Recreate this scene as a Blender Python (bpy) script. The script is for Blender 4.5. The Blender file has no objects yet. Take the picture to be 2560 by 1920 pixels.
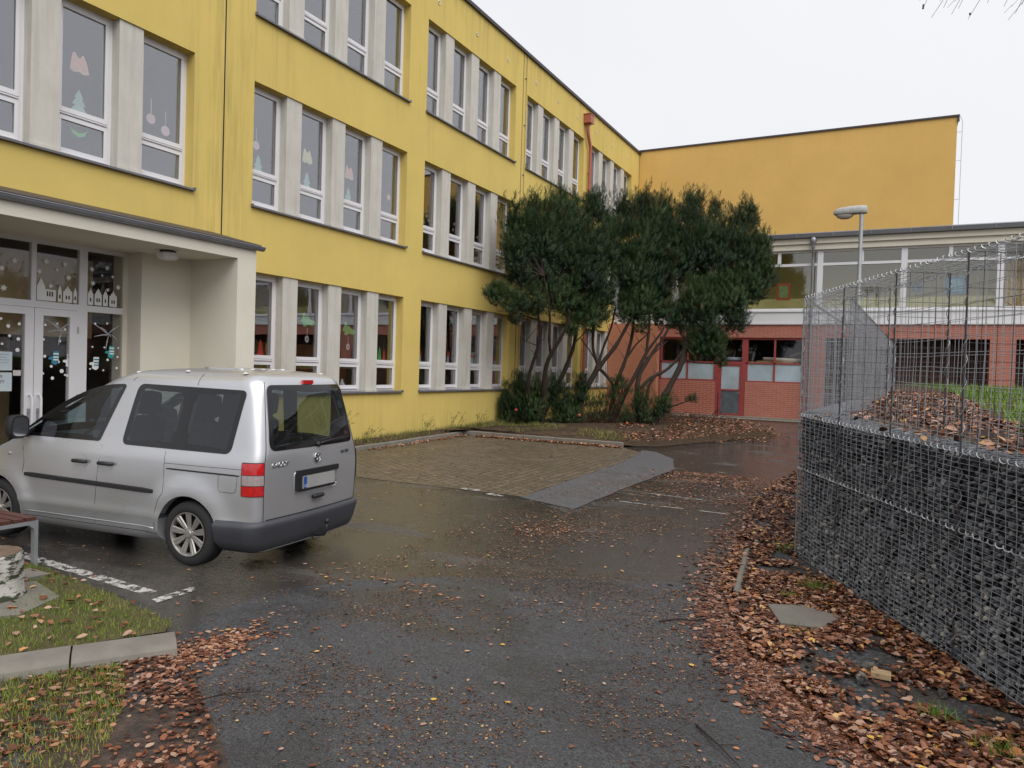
import bpy, bmesh, math, random
import numpy as np
from mathutils import Vector, Matrix
from math import sin, cos, pi, radians as R
random.seed(7); rng = np.random.default_rng(7)
sc = bpy.context.scene; COL = sc.collection

# ---------------------------------------------------------------- helpers
def gz(Y):
    return 0.0145 * (min(Y, 60) - 12.6)

class MB:
    """mesh builder: boxes, tubes, lathes and prisms collected into one mesh"""
    def __init__(s): s.v = []; s.f = []; s.m = []; s.mi = 0
    def face(s, idx): s.f.append(tuple(idx)); s.m.append(s.mi)
    def quad(s, a, b, c, d):
        n = len(s.v); s.v += [tuple(a), tuple(b), tuple(c), tuple(d)]; s.face((n, n+1, n+2, n+3)); return s
    def poly(s, pts):
        n = len(s.v); s.v += [tuple(p) for p in pts]; s.face(range(n, n+len(pts))); return s
    def box(s, x0, x1, y0, y1, z0, z1):
        n = len(s.v)
        s.v += [(x0,y0,z0),(x1,y0,z0),(x1,y1,z0),(x0,y1,z0),(x0,y0,z1),(x1,y0,z1),(x1,y1,z1),(x0,y1,z1)]
        for f in ((0,3,2,1),(4,5,6,7),(0,1,5,4),(1,2,6,5),(2,3,7,6),(3,0,4,7)): s.face([n+i for i in f])
        return s
    def tube(s, pts, r, n=6, cap=True):
        pts = [Vector(p) for p in pts]; rs = r if isinstance(r, (list, tuple)) else [r]*len(pts)
        base = len(s.v); prev = None
        for i, p in enumerate(pts):
            t = (pts[min(i+1, len(pts)-1)] - pts[max(i-1, 0)])
            t = t.normalized() if t.length > 1e-9 else Vector((0,0,1))
            if prev is None:
                a = Vector((0,0,1)) if abs(t.z) < .9 else Vector((1,0,0)); u = t.cross(a).normalized()
            else:
                u = (prev - t*prev.dot(t)); u = u.normalized() if u.length > 1e-6 else t.orthogonal().normalized()
            prev = u; w = t.cross(u)
            for k in range(n):
                a = 2*pi*k/n; s.v.append(tuple(p + (u*cos(a) + w*sin(a))*rs[i]))
        for i in range(len(pts)-1):
            for k in range(n):
                a = base+i*n+k; b = base+i*n+(k+1) % n; s.face((a, b, b+n, a+n))
        if cap:
            s.face([base+k for k in range(n)][::-1]); e = base+(len(pts)-1)*n; s.face([e+k for k in range(n)])
        return s
    def lathe(s, prof, n=24, axis='z', o=(0,0,0)):
        base = len(s.v)
        for (r, h) in prof:
            for k in range(n):
                a = 2*pi*k/n; c, d = r*cos(a), r*sin(a)
                p = (c, d, h) if axis == 'z' else ((c, h, d) if axis == 'y' else (h, c, d))
                s.v.append((p[0]+o[0], p[1]+o[1], p[2]+o[2]))
        for i in range(len(prof)-1):
            for k in range(n):
                a = base+i*n+k; b = base+i*n+(k+1) % n; s.face((a, b, b+n, a+n))
        return s
    def prism(s, pts, dvec):
        n = len(s.v); k = len(pts); d = Vector(dvec)
        s.v += [tuple(p) for p in pts] + [tuple(Vector(p)+d) for p in pts]
        s.face(range(n, n+k)); s.face([n+k+i for i in range(k)][::-1])
        for i in range(k): j = (i+1) % k; s.face((n+i, n+k+i, n+k+j, n+j))
        return s
    def build(s, name, mats, parent=None, smooth=False, angle=None, recalc=True, loc=None):
        me = bpy.data.meshes.new(name); me.from_pydata(s.v, [], s.f)
        if not isinstance(mats, (list, tuple)): mats = [mats]
        for m in mats: me.materials.append(m)
        if len(mats) > 1: me.polygons.foreach_set('material_index', s.m)
        if recalc:
            b = bmesh.new(); b.from_mesh(me); bmesh.ops.recalc_face_normals(b, faces=b.faces); b.to_mesh(me); b.free()
        if smooth or angle:
            me.polygons.foreach_set('use_smooth', [True]*len(me.polygons))
            if angle: me.set_sharp_from_angle(angle=R(angle))
        me.update()
        return link(name, me, parent, loc)

def link(name, data, parent=None, loc=None):
    o = bpy.data.objects.new(name, data); COL.objects.link(o)
    if parent: o.parent = parent
    if loc is not None: o.location = loc
    return o
def thing(name, label, cat, loc=(0,0,0), rotz=0, group=None):
    o = link(name, None, None, loc); o.rotation_euler = (0, 0, rotz); o['label'] = label; o['category'] = cat
    if group: o['group'] = group
    return o
def tag(o, label, cat, group=None):
    o['label'] = label; o['category'] = cat
    if group: o['group'] = group
    return o
def struct(o): o['kind'] = 'structure'; return o
def stuff(o, label, cat='ground cover'): o['kind'] = 'stuff'; o['label'] = label; o['category'] = cat; return o
def copy_tree(o, parent=None):
    c = o.copy(); COL.objects.link(c); c.parent = parent
    for ch in list(o.children): copy_tree(ch, c)
    return c

def scatter(name, tv, tf, mats, pos, rot, scl, mat, parent=None, smooth=False):
    """many copies of one template (numpy) as one mesh with a random value per copy"""
    tv = np.asarray(tv, float); n = len(pos); k = len(tv); tf = np.asarray(tf, int); w = tf.shape[1]
    scl = np.asarray(scl, float)
    if scl.ndim == 1: scl = np.repeat(scl[:, None], 3, 1)
    V = np.einsum('nij,nkj->nki', rot, tv[None]*scl[:, None, :]) + np.asarray(pos)[:, None, :]
    F = (tf[None] + (np.arange(n)*k)[:, None, None]).reshape(-1, w)
    me = bpy.data.meshes.new(name); V = V.reshape(-1, 3)
    me.vertices.add(len(V)); me.vertices.foreach_set('co', V.ravel())
    me.loops.add(F.size); me.loops.foreach_set('vertex_index', F.ravel().astype(np.int32))
    me.polygons.add(len(F)); me.polygons.foreach_set('loop_start', np.arange(0, F.size, w, dtype=np.int32))
    me.materials.append(mat)
    me.update(calc_edges=True); me.validate()
    at = me.attributes.new('rnd', 'FLOAT', 'POINT'); at.data.foreach_set('value', np.repeat(mats, k).astype(np.float32))
    if smooth: me.polygons.foreach_set('use_smooth', [True]*len(me.polygons))
    return link(name, me, parent)
def rots(n, tilt=0.3, full=False):
    """random rotations: yaw anywhere, tilt about a horizontal axis"""
    a = rng.uniform(0, 2*pi, n)
    Rz = np.zeros((n,3,3)); Rz[:,0,0] = np.cos(a); Rz[:,0,1] = -np.sin(a); Rz[:,1,0] = np.sin(a); Rz[:,1,1] = np.cos(a); Rz[:,2,2] = 1
    t = rng.uniform(-pi, pi, n) if full else rng.normal(0, tilt, n)
    Rx = np.zeros((n,3,3)); Rx[:,0,0] = 1; Rx[:,1,1] = np.cos(t); Rx[:,1,2] = -np.sin(t); Rx[:,2,1] = np.sin(t); Rx[:,2,2] = np.cos(t)
    b = rng.uniform(0, 2*pi, n)
    R2 = np.zeros((n,3,3)); R2[:,0,0] = np.cos(b); R2[:,0,1] = -np.sin(b); R2[:,1,0] = np.sin(b); R2[:,1,1] = np.cos(b); R2[:,2,2] = 1
    return R2 @ Rx @ Rz
def inpoly(P, poly):
    x, y = P[:,0], P[:,1]; c = np.zeros(len(P), bool); n = len(poly)
    for i in range(n):
        x0, y0 = poly[i]; x1, y1 = poly[(i+1) % n]
        if y0 == y1: continue
        c ^= ((y0 > y) != (y1 > y)) & (x < (x1-x0)*(y-y0)/(y1-y0) + x0)
    return c
def pts_in(poly, n):
    p = np.array(poly); lo, hi = p.min(0), p.max(0); out = np.zeros((0,2))
    while len(out) < n:
        q = rng.uniform(lo, hi, (n*2, 2)); out = np.vstack([out, q[inpoly(q, poly)]])
    return out[:n]
def gzv(Y): return 0.0145*(np.minimum(Y, 60)-12.6)
# value noise for clumpy densities
_g = rng.random((64,64))
def vnoise(P, s):
    q = P*s; i = np.floor(q).astype(int); f = q-i; f = f*f*(3-2*f)
    g = lambda a, b: _g[(i[:,0]+a) % 64, (i[:,1]+b) % 64]
    return (g(0,0)*(1-f[:,0])+g(1,0)*f[:,0])*(1-f[:,1]) + (g(0,1)*(1-f[:,0])+g(1,1)*f[:,0])*f[:,1]

# ---------------------------------------------------------------- materials
class NT:
    def __init__(s, name):
        s.m = bpy.data.materials.new(name); s.m.use_nodes = True; s.t = s.m.node_tree; s.t.nodes.clear()
        s.out = s.n('ShaderNodeOutputMaterial'); s.b = s.n('ShaderNodeBsdfPrincipled'); s.l(s.b.outputs[0], s.out.inputs[0])
    def n(s, ty, **k):
        o = s.t.nodes.new(ty)
        for a, v in k.items():
            if hasattr(o, a): setattr(o, a, v)
        return o
    def l(s, a, b): s.t.links.new(a, b)
    def coords(s, scale=(1,1,1), kind='Object'):
        tc = s.n('ShaderNodeTexCoord'); mp = s.n('ShaderNodeMapping'); mp.inputs['Scale'].default_value = scale
        s.l(tc.outputs[kind], mp.inputs[0]); return mp.outputs[0]
    def world(s, scale=(1,1,1)):
        g = s.n('ShaderNodeNewGeometry'); mp = s.n('ShaderNodeMapping'); mp.inputs['Scale'].default_value = scale
        s.l(g.outputs['Position'], mp.inputs[0]); return mp.outputs[0]
    def noise(s, vec, scale, detail=4, rough=.6, dist=0):
        o = s.n('ShaderNodeTexNoise'); o.inputs['Scale'].default_value = scale; o.inputs['Detail'].default_value = detail
        o.inputs['Roughness'].default_value = rough; o.inputs['Distortion'].default_value = dist
        s.l(vec, o.inputs['Vector']); return o.outputs[0]
    def ramp(s, fac, stops, interp='LINEAR'):
        o = s.n('ShaderNodeValToRGB'); e = o.color_ramp.elements; o.color_ramp.interpolation = interp
        while len(e) < len(stops): e.new(.5)
        for i, (p, c) in enumerate(stops):
            e[i].position = p; e[i].color = (c, c, c, 1) if isinstance(c, (int, float)) else (*c, 1)
        s.l(fac, o.inputs[0]); return o.outputs[0]
    def mix(s, fac, a, b, mode='MIX'):
        o = s.n('ShaderNodeMix', data_type='RGBA', blend_type=mode)
        for sock, v in ((o.inputs[0], fac), (o.inputs[6], a), (o.inputs[7], b)):
            if hasattr(v, 'is_output') or isinstance(v, bpy.types.NodeSocket): s.l(v, sock)
            elif isinstance(v, (int, float)): sock.default_value = v if sock.type == 'VALUE' else (v, v, v, 1)
            else: sock.default_value = (*v, 1)
        return o.outputs[2]
    def math(s, op, a, b=0., c=None):
        o = s.n('ShaderNodeMath', operation=op)
        for i, v in enumerate((a, b) if c is None else (a, b, c)):
            if isinstance(v, bpy.types.NodeSocket): s.l(v, o.inputs[i])
            else: o.inputs[i].default_value = v
        return o.outputs[0]
    def bump(s, h, strength=.3, dist=.01):
        o = s.n('ShaderNodeBump'); o.inputs['Strength'].default_value = strength; o.inputs['Distance'].default_value = dist
        s.l(h, o.inputs['Height']); s.l(o.outputs[0], s.b.inputs['Normal'])
    def col(s, v):
        if isinstance(v, bpy.types.NodeSocket): s.l(v, s.b.inputs['Base Color'])
        else: s.b.inputs['Base Color'].default_value = (*v, 1)
    def set(s, **k):
        for a, v in k.items():
            i = s.b.inputs[{'rough':'Roughness','metal':'Metallic','spec':'Specular IOR Level','coat':'Coat Weight','sub':'Subsurface Weight'}[a]]
            if isinstance(v, bpy.types.NodeSocket): s.l(v, i)
            else: i.default_value = v
def pm(name, c, rough=.7, var=.12, scale=4., bump=0., bs=60., metal=0, spec=.5, coat=0, kind='Object', bd=.004):
    t = NT(name); v = t.coords(kind=kind)
    n = t.noise(v, scale, 5)
    t.col(t.mix(n, tuple(x*(1-var*1.6) for x in c), tuple(min(1, x*(1+var*1.6)) for x in c)))
    r = t.noise(v, scale*2.7, 3); t.set(rough=t.math('MULTIPLY_ADD', r, .16*rough, rough*.92), metal=metal, spec=spec, coat=coat)
    if bump: t.bump(t.noise(v, bs, 4), bump, bd)
    return t.m
def attr_mat(name, stops, rough=.6, spec=.3, trans=0, scalevar=None):
    t = NT(name); a = t.n('ShaderNodeAttribute', attribute_name='rnd'); t.col(t.ramp(a.outputs['Fac'], stops)); t.set(rough=rough, spec=spec)
    return t.m
def glass_mat(name, tint=(.8,.85,.83), f0=.1, rough=.0):
    """thin pane: tinted see-through plus a Schlick mirror that is the same from both faces"""
    m = bpy.data.materials.new(name); m.use_nodes = True; t = m.node_tree; t.nodes.clear()
    N = t.nodes.new; o = N('ShaderNodeOutputMaterial'); mx = N('ShaderNodeMixShader'); tr = N('ShaderNodeBsdfTransparent'); gl = N('ShaderNodeBsdfGlossy')
    tr.inputs[0].default_value = (*tint, 1); gl.inputs['Roughness'].default_value = rough; gl.inputs[0].default_value = (.93,.94,.98,1)
    ge = N('ShaderNodeNewGeometry'); dt = N('ShaderNodeVectorMath'); dt.operation = 'DOT_PRODUCT'; t.links.new(ge.outputs['Normal'], dt.inputs[0]); t.links.new(ge.outputs['Incoming'], dt.inputs[1])
    def mt(op, a, b):
        q = N('ShaderNodeMath'); q.operation = op
        for i, v in enumerate((a, b)):
            if isinstance(v, bpy.types.NodeSocket): t.links.new(v, q.inputs[i])
            else: q.inputs[i].default_value = v
        return q.outputs[0]
    c = mt('SUBTRACT', 1., mt('ABSOLUTE', dt.outputs['Value'], 0)); fac = mt('ADD', mt('MULTIPLY', mt('POWER', c, 5.), 1-f0), f0)
    tc = N('ShaderNodeTexCoord'); no = N('ShaderNodeTexNoise'); no.inputs['Scale'].default_value = 1.2; no.inputs['Detail'].default_value = 1
    bu = N('ShaderNodeBump'); bu.inputs['Strength'].default_value = .12; bu.inputs['Distance'].default_value = .02
    t.links.new(tc.outputs['Object'], no.inputs[0]); t.links.new(no.outputs[0], bu.inputs['Height']); t.links.new(bu.outputs[0], gl.inputs['Normal'])
    t.links.new(fac, mx.inputs[0]); t.links.new(tr.outputs[0], mx.inputs[1]); t.links.new(gl.outputs[0], mx.inputs[2]); t.links.new(mx.outputs[0], o.inputs[0])
    return m

def stucco(name, c, stain=(.30,.27,.07), streak=.5, joints=True):
    t = NT(name); w = t.world()
    n1 = t.noise(w, .55, 5, .65); n2 = t.noise(w, 3.5, 5)
    base = t.mix(n1, tuple(x*.84 for x in c), tuple(min(1, x*1.14) for x in c))
    base = t.mix(t.math('MULTIPLY', n2, .28), base, tuple(x*.78 for x in c))
    # dirt runs: stretched noise, strongest under the parapet, beside the joint and low on the wall
    st = t.noise(t.world((5.5, 5.5, .35)), 1.0, 6, .7)
    st = t.ramp(st, [(.48, 0.), (.70, 1.)])
    sp = t.n('ShaderNodeSeparateXYZ'); t.l(t.world(), sp.inputs[0])
    top = t.ramp(t.math('MULTIPLY', sp.outputs[2], 1/13), [(.80, 0.), (.93, 1.)])
    low = t.ramp(t.math('MULTIPLY', sp.outputs[2], 1/13), [(.02, .8), (.09, 0.)])
    big = t.ramp(t.noise(w, .35, 3), [(.45, .04), (.66, .65)])
    yb = t.math('ABSOLUTE', t.math('SUBTRACT', sp.outputs[1], 9.5)); band = t.ramp(t.math('MULTIPLY', yb, .5), [(.12, 1.), (.50, 0.)])
    mask = t.math('MAXIMUM', t.math('MAXIMUM', top, low), t.math('MAXIMUM', big, band))
    fac = t.math('MULTIPLY', t.math('MULTIPLY', st, mask), streak)
    t.col(t.mix(fac, base, stain)); t.set(rough=.9, spec=.2)
    t.bump(t.noise(w, 120, 4), .35, .004)
    return t.m

def asphalt(name, c, wet=.5, grain=1., brown=0., tint=(.10,.075,.05), thr=.40):
    t = NT(name); w = t.world()
    g = t.noise(w, 60*grain, 5, .85); med = t.noise(w, 4.5, 6, .7, .6)
    base = t.mix(t.ramp(g, [(.34, 0.), (.66, 1.)]), tuple(x*.25 for x in c), tuple(x*2.0 for x in c))
    vo = t.n('ShaderNodeTexVoronoi'); vo.inputs['Scale'].default_value = 85*grain; t.l(w, vo.inputs['Vector']); sv = t.n('ShaderNodeSeparateColor'); t.l(vo.outputs['Color'], sv.inputs[0])
    base = t.mix(t.ramp(sv.outputs[0], [(.0, 0.), (.55, .25), (.85, .55), (1., .9)]), base, tuple(x*3.2 for x in c))
    base = t.mix(t.ramp(sv.outputs[1], [(.60, 0.), (.95, .85)]), base, tuple(x*.18 for x in c))
    base = t.mix(t.ramp(med, [(.40, 0.), (.68, .6)]), base, tuple(x*1.45 for x in c))
    if brown: base = t.mix(t.ramp(t.noise(w, .55, 6, .65), [(.36, 0.), (.62, brown)]), base, tint)
    base = t.mix(t.ramp(t.noise(w, 38, 4, .7), [(.66, 0.), (.71, .75)]), base, (.20,.18,.16))
    base = t.mix(t.ramp(t.noise(t.world((1,1.4,1)), 19, 5, .8), [(.64, 0.), (.69, .8)]), base, (.022,.016,.012))
    wetm = t.ramp(t.noise(t.world((.75,1.5,1)), .85, 7, .62, .5), [(thr, 0.), (thr+.13, 1.)])
    wm = t.math('MULTIPLY', wetm, wet)
    base = t.mix(t.math('MULTIPLY', wm, .55), base, tuple(x*.35 for x in c))
    t.col(base)
    rn = t.noise(w, 24, 5, .75)
    t.set(rough=t.math('MAXIMUM', t.math('SUBTRACT', t.math('MULTIPLY_ADD', rn, .55, .26), t.math('MULTIPLY', wm, .50)), .035), spec=.85)
    bn = t.n('ShaderNodeBump'); bn.inputs['Distance'].default_value = .010
    t.l(t.math('SUBTRACT', 1.0, t.math('MULTIPLY', wm, .72)), bn.inputs['Strength'])
    t.l(t.math('ADD', t.math('SUBTRACT', t.noise(w, 60*grain, 5, .8), vo.outputs['Distance']), t.math('MULTIPLY', t.noise(t.world((1,2.2,1)), 11, 4), 1.3)), bn.inputs['Height']); t.l(bn.outputs[0], t.b.inputs['Normal'])
    return t.m

def brickmat(name, c1, c2, mortar, scale=1., axis='x'):
    t = NT(name); g = t.n('ShaderNodeNewGeometry'); sp = t.n('ShaderNodeSeparateXYZ'); t.l(g.outputs['Position'], sp.inputs[0])
    cb = t.n('ShaderNodeCombineXYZ'); t.l(t.math('ADD', sp.outputs[0], sp.outputs[1]), cb.inputs[0]); t.l(sp.outputs[2], cb.inputs[1])
    b = t.n('ShaderNodeTexBrick'); b.inputs['Scale'].default_value = 1; b.inputs['Brick Width'].default_value = .30; b.inputs['Row Height'].default_value = .078
    b.inputs['Mortar Size'].default_value = .006*scale; b.inputs['Mortar Smooth'].default_value = .3; b.inputs['Bias'].default_value = -.1
    b.inputs['Color1'].default_value = (*c1,1); b.inputs['Color2'].default_value = (*c2,1); b.inputs['Mortar'].default_value = (*mortar,1)
    t.l(cb.outputs[0], b.inputs['Vector'])
    n = t.noise(t.world(), 1.3, 5); col = t.mix(t.math('MULTIPLY', n, .55), b.outputs[0], tuple(x*.62 for x in c1))
    t.col(t.mix(t.math('MULTIPLY', t.noise(t.world(), 26, 4), .3), col, tuple(min(1, x*1.5) for x in c2)))
    t.set(rough=.85, spec=.25); t.bump(b.outputs[1], -.25, .004); return t.m

M = {}
M['yellow'] = stucco('yellow_stucco', (.71,.54,.165), stain=(.33,.265,.09), streak=.55)
M['orange'] = stucco('orange_stucco', (.69,.44,.14), stain=(.50,.29,.08), streak=.2)
M['cream'] = pm('cream_plaster', (.71,.67,.57), .9, .07, 1.2, .25, 110, kind='Object')
M['pier'] = None
M['plinth'] = pm('plinth', (.14,.065,.045), .9, .25, 3, .3)
M['white'] = pm('white_frame_plastic', (.76,.75,.77), .35, .03, 2)
M['whiteband'] = pm('white_panel', (.74,.74,.76), .5, .04, 1)
M['sill'] = pm('sill_sheet', (.16,.16,.175), .45, .15, 3, metal=.3)
M['darktrim'] = pm('dark_trim', (.045,.035,.04), .5, .15, 3)
M['zinc'] = pm('zinc_sheet', (.27,.28,.31), .45, .18, 2, metal=.6)
M['galv'] = pm('galvanised', (.40,.42,.44), .45, .15, 6, metal=.6)
M['wire'] = pm('wire', (.30,.31,.33), .45, .2, 8, metal=.5)
M['wirebright'] = pm('wire_bright', (.55,.56,.58), .4, .15, 8, metal=.5)
M['redpaint'] = pm('red_paint', (.33,.060,.058), .5, .12, 3)
M['pipe'] = pm('terracotta_paint', (.38,.11,.075), .45, .12, 3)
M['concrete'] = pm('concrete', (.20,.185,.16), .85, .22, 5, .4, 70)
M['concretelight'] = pm('concrete_light', (.185,.17,.145), .85, .2, 6, .4, 70)
M['black'] = pm('black_plastic', (.018,.018,.02), .45, .2, 6)
M['cglass2'] = glass_mat('tinted_car_glass', (.44,.50,.53), .065)
M['rubber'] = pm('rubber', (.022,.022,.024), .75, .25, 9, .2, 90)
M['bumper'] = pm('bumper_plastic', (.055,.057,.068), .55, .14, 4, .15, 200)
M['dark'] = pm('dark_void', (.008,.008,.008), .9)
M['glass'] = glass_mat('window_glass', (.90,.91,.91), .19)
M['glassdoor'] = glass_mat('door_glass', (.92,.92,.92), .035)
M['cglass'] = glass_mat('car_glass', (.46,.55,.57), .06)
M['room'] = pm('room_wall', (.30,.25,.18), .9, .1, 1)
M['roomfloor'] = pm('room_floor', (.16,.11,.07), .6, .1, 1)
M['roomorange'] = pm('room_orange', (.50,.20,.06), .9, .1, 1)
M['frost'] = None
M['bark'] = pm('yew_bark', (.034,.021,.015), .9, .4, 14, .8, 40, bd=.012)
M['soil'] = None

t = NT('pier_concrete'); w = t.world(); n = t.noise(w, 2.2, 6, .7)
st = t.ramp(t.noise(t.world((9, 9, .8)), 1., 5, .7), [(.45, 0.), (.72, .8)])
c = t.mix(n, (.50,.47,.41), (.68,.66,.61)); c = t.mix(t.math('MULTIPLY', st, .5), c, (.33,.32,.27)); t.col(c); t.set(rough=.9, spec=.2)
t.bump(t.noise(w, 60, 4), .3, .004); M['pier'] = t.m

t = NT('frosted_panel'); w = t.world(); t.col(t.ramp(t.noise(w, 1.3, 4), [(.35, (.36,.43,.46)), (.62, (.45,.55,.62))])); t.set(rough=.35); M['frost'] = t.m

t = NT('leafy_soil'); w = t.world(); n = t.noise(w, 7, 6, .7); t.col(t.ramp(n, [(.35, (.030,.022,.017)), (.55, (.085,.055,.035)), (.75, (.15,.095,.05))])); t.set(rough=.9, spec=.2)
t.bump(t.noise(w, 30, 5), .7, .02); M['soil'] = t.m
t = NT('gravelly_dirt'); w = t.world(); v = t.n('ShaderNodeTexVoronoi'); v.inputs['Scale'].default_value = 48; t.l(w, v.inputs['Vector'])
c = t.ramp(v.outputs['Color'], [(.1, (.022,.024,.027)), (.6, (.06,.064,.07)), (.95, (.15,.15,.155))])
c = t.mix(t.ramp(t.noise(w, 1.7, 5), [(.42, 0.), (.62, .9)]), c, (.060,.040,.028)); t.col(c); t.set(rough=.75)
t.bump(v.outputs['Distance'], .8, .02); M['gravel'] = t.m
t = NT('brown_dirt'); w = t.world(); n = t.noise(w, 9, 6, .75); c = t.ramp(n, [(.32, (.020,.015,.012)), (.5, (.062,.040,.030)), (.7, (.12,.080,.058))])
v = t.n('ShaderNodeTexVoronoi'); v.inputs['Scale'].default_value = 55; t.l(w, v.inputs['Vector']); c = t.mix(t.ramp(t.noise(w, 2.1, 4), [(.52, 0.), (.62, .8)]), c, t.ramp(v.outputs['Color'], [(.1, (.02,.022,.025)), (.95, (.12,.12,.125))]))
t.col(c); t.set(rough=.8); t.bump(t.math('ADD', n, v.outputs['Distance']), .8, .02); M['dirt'] = t.m
M['asph_old'] = asphalt('old_wet_asphalt', (.058,.053,.048), 1., 1., .5, (.066,.054,.038), .33)
M['asph_new'] = asphalt('path_asphalt', (.036,.036,.039), .75, 1., thr=.46)
M['asph_patch'] = asphalt('patch_asphalt', (.062,.062,.066), .45, 1., thr=.55)
M['lot'] = pm('far_ground', (.07,.075,.082), .8, .2, .3)

t = NT('paving_setts'); w = t.world(); b = t.n('ShaderNodeTexBrick'); b.inputs['Scale'].default_value = 1; b.inputs['Brick Width'].default_value = .20; b.inputs['Row Height'].default_value = .165
b.inputs['Mortar Size'].default_value = .016; b.inputs['Mortar Smooth'].default_value = .5; b.inputs['Color1'].default_value = (.165,.118,.082,1); b.inputs['Color2'].default_value = (.098,.070,.050,1); b.inputs['Mortar'].default_value = (.035,.035,.02,1)
mp = t.n('ShaderNodeMapping'); mp.inputs['Rotation'].default_value = (0, 0, R(90)); g = t.n('ShaderNodeNewGeometry'); t.l(g.outputs['Position'], mp.inputs[0])
wn = t.n('ShaderNodeTexNoise'); wn.inputs['Scale'].default_value = 2.5; t.l(g.outputs['Position'], wn.inputs['Vector'])
ad = t.n('ShaderNodeMix', data_type='VECTOR'); 
va = t.n('ShaderNodeVectorMath', operation='MULTIPLY_ADD'); t.l(wn.outputs['Color'], va.inputs[0]); va.inputs[1].default_value = (.05,.05,0); t.l(mp.outputs[0], va.inputs[2]); t.l(va.outputs[0], b.inputs['Vector'])
c = t.mix(t.ramp(t.noise(w, 1.1, 5), [(.42, 0.), (.72, .6)]), b.outputs[0], (.065,.058,.030)); c = t.mix(t.ramp(t.noise(w, 40, 4), [(.45, 0.), (.8, .7)]), c, (.22,.18,.12))
t.col(c); t.set(rough=t.math('MULTIPLY_ADD', t.noise(w, 6, 4), .8, .08)); t.bump(t.math('ADD', t.math('MULTIPLY', b.outputs[1], -1.5), t.noise(w, 30, 4)), .8, .012); M['setts'] = t.m

t = NT('worn_road_paint'); w = t.world(); n = t.noise(w, 9, 6, .8); tr = t.n('ShaderNodeBsdfTransparent'); mx = t.n('ShaderNodeMixShader')
t.col(t.mix(t.noise(w, 30, 4), (.34,.32,.30), (.66,.65,.63))); t.set(rough=.6); t.l(t.ramp(n, [(.47, 0.), (.53, 1.)]), mx.inputs[0]); t.l(tr.outputs[0], mx.inputs[1]); t.l(t.b.outputs[0], mx.inputs[2]); t.l(mx.outputs[0], t.out.inputs[0]); M['paint'] = t.m

M['leaves'] = attr_mat('fallen_leaves', [(0., (.020,.010,.008)), (.20, (.060,.022,.013)), (.40, (.15,.050,.022)), (.55, (.27,.105,.05)), (.68, (.33,.175,.12)), (.80, (.46,.30,.22)), (.88, (.44,.16,.04)), (.95, (.58,.36,.19)), (1., (.66,.40,.05))], .5, .4)
M['debris'] = attr_mat('leaf_debris', [(0., (.03,.016,.012)), (.5, (.12,.055,.03)), (.85, (.24,.12,.06)), (1., (.50,.36,.16))], .5, .4)
M['grass'] = attr_mat('grass_blades', [(0., (.055,.090,.014)), (.45, (.12,.185,.022)), (.75, (.24,.27,.04)), (1., (.32,.25,.09))], .6, .3)
M['grassfar'] = attr_mat('lawn_blades', [(0., (.07,.15,.015)), (.6, (.13,.24,.025)), (1., (.22,.30,.05))], .6, .3)
M['lawn'] = pm('lawn_ground', (.075,.062,.025), .9, .3, 3)
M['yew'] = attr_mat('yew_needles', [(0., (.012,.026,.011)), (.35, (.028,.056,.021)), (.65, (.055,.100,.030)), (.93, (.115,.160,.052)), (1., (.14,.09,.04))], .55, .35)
M['weed'] = attr_mat('weeds', [(0., (.06,.09,.02)), (.6, (.20,.19,.06)), (1., (.30,.24,.10))], .7, .2)
M['stone'] = attr_mat('gabion_stone', [(0., (.040,.042,.050)), (.3, (.10,.105,.118)), (.65, (.23,.235,.245)), (.9, (.38,.38,.375)), (1., (.50,.47,.40))], .8, .3)
SUN_E = 1.5; SKY = .60; EXPO = 0.64
# ---------------------------------------------------------------- camera, sky and light
cd_ = bpy.data.cameras.new('camera'); cam = link('camera', cd_); sc.camera = cam
cd_.sensor_width = 36; cd_.lens = 1848.14/2560*36; cd_.clip_start = .05; cd_.clip_end = 600
Mr = ((0.88669, 0.461354, 0.030544), (-0.036366, 0.00373, 0.999332), (0.460932, -0.887208, 0.020085))
mw = Matrix.Identity(4)
for i in range(3):
    for j in range(3): mw[j][i] = Mr[i][j]
mw.translation = Vector((0, 0, 1.9)); cam.matrix_world = mw

SUN_EL, SUN_AZ = R(52), math.atan2(-.62, .78)          # over the terrace, behind and to the right of the viewer
sd = bpy.data.lights.new('sun', 'SUN'); sd.energy = SUN_E; sd.angle = R(55); sd.color = (1., .975, .94); sun = link('sun', sd)
dv = Vector((cos(SUN_EL)*cos(SUN_AZ), cos(SUN_EL)*sin(SUN_AZ), sin(SUN_EL))); sun.rotation_euler = dv.to_track_quat('Z', 'Y').to_euler(); sun.location = dv*50
wd = bpy.data.worlds.new('World'); sc.world = wd; wd.use_nodes = True; nt = wd.node_tree; nt.nodes.clear()
wo = nt.nodes.new('ShaderNodeOutputWorld'); bg = nt.nodes.new('ShaderNodeBackground'); bg.inputs[1].default_value = .10
sky = nt.nodes.new('ShaderNodeTexSky'); sky.sky_type = 'NISHITA'; sky.sun_disc = False; sky.sun_elevation = SUN_EL; sky.sun_rotation = pi/2-SUN_AZ
tc = nt.nodes.new('ShaderNodeTexCoord'); no = nt.nodes.new('ShaderNodeTexNoise'); no.inputs['Scale'].default_value = 1.6; no.inputs['Detail'].default_value = 5; nt.links.new(tc.outputs['Generated'], no.inputs[0])
cr = nt.nodes.new('ShaderNodeValToRGB'); cr.color_ramp.elements[0].position = .3; cr.color_ramp.elements[1].position = .75
cr.color_ramp.elements[0].color = tuple(x*SKY*.96 for x in (.955,.965,1.)) + (1,); cr.color_ramp.elements[1].color = tuple(x*SKY*1.04 for x in (.965,.97,1.)) + (1,)
nt.links.new(no.outputs[0], cr.inputs[0])
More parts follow.
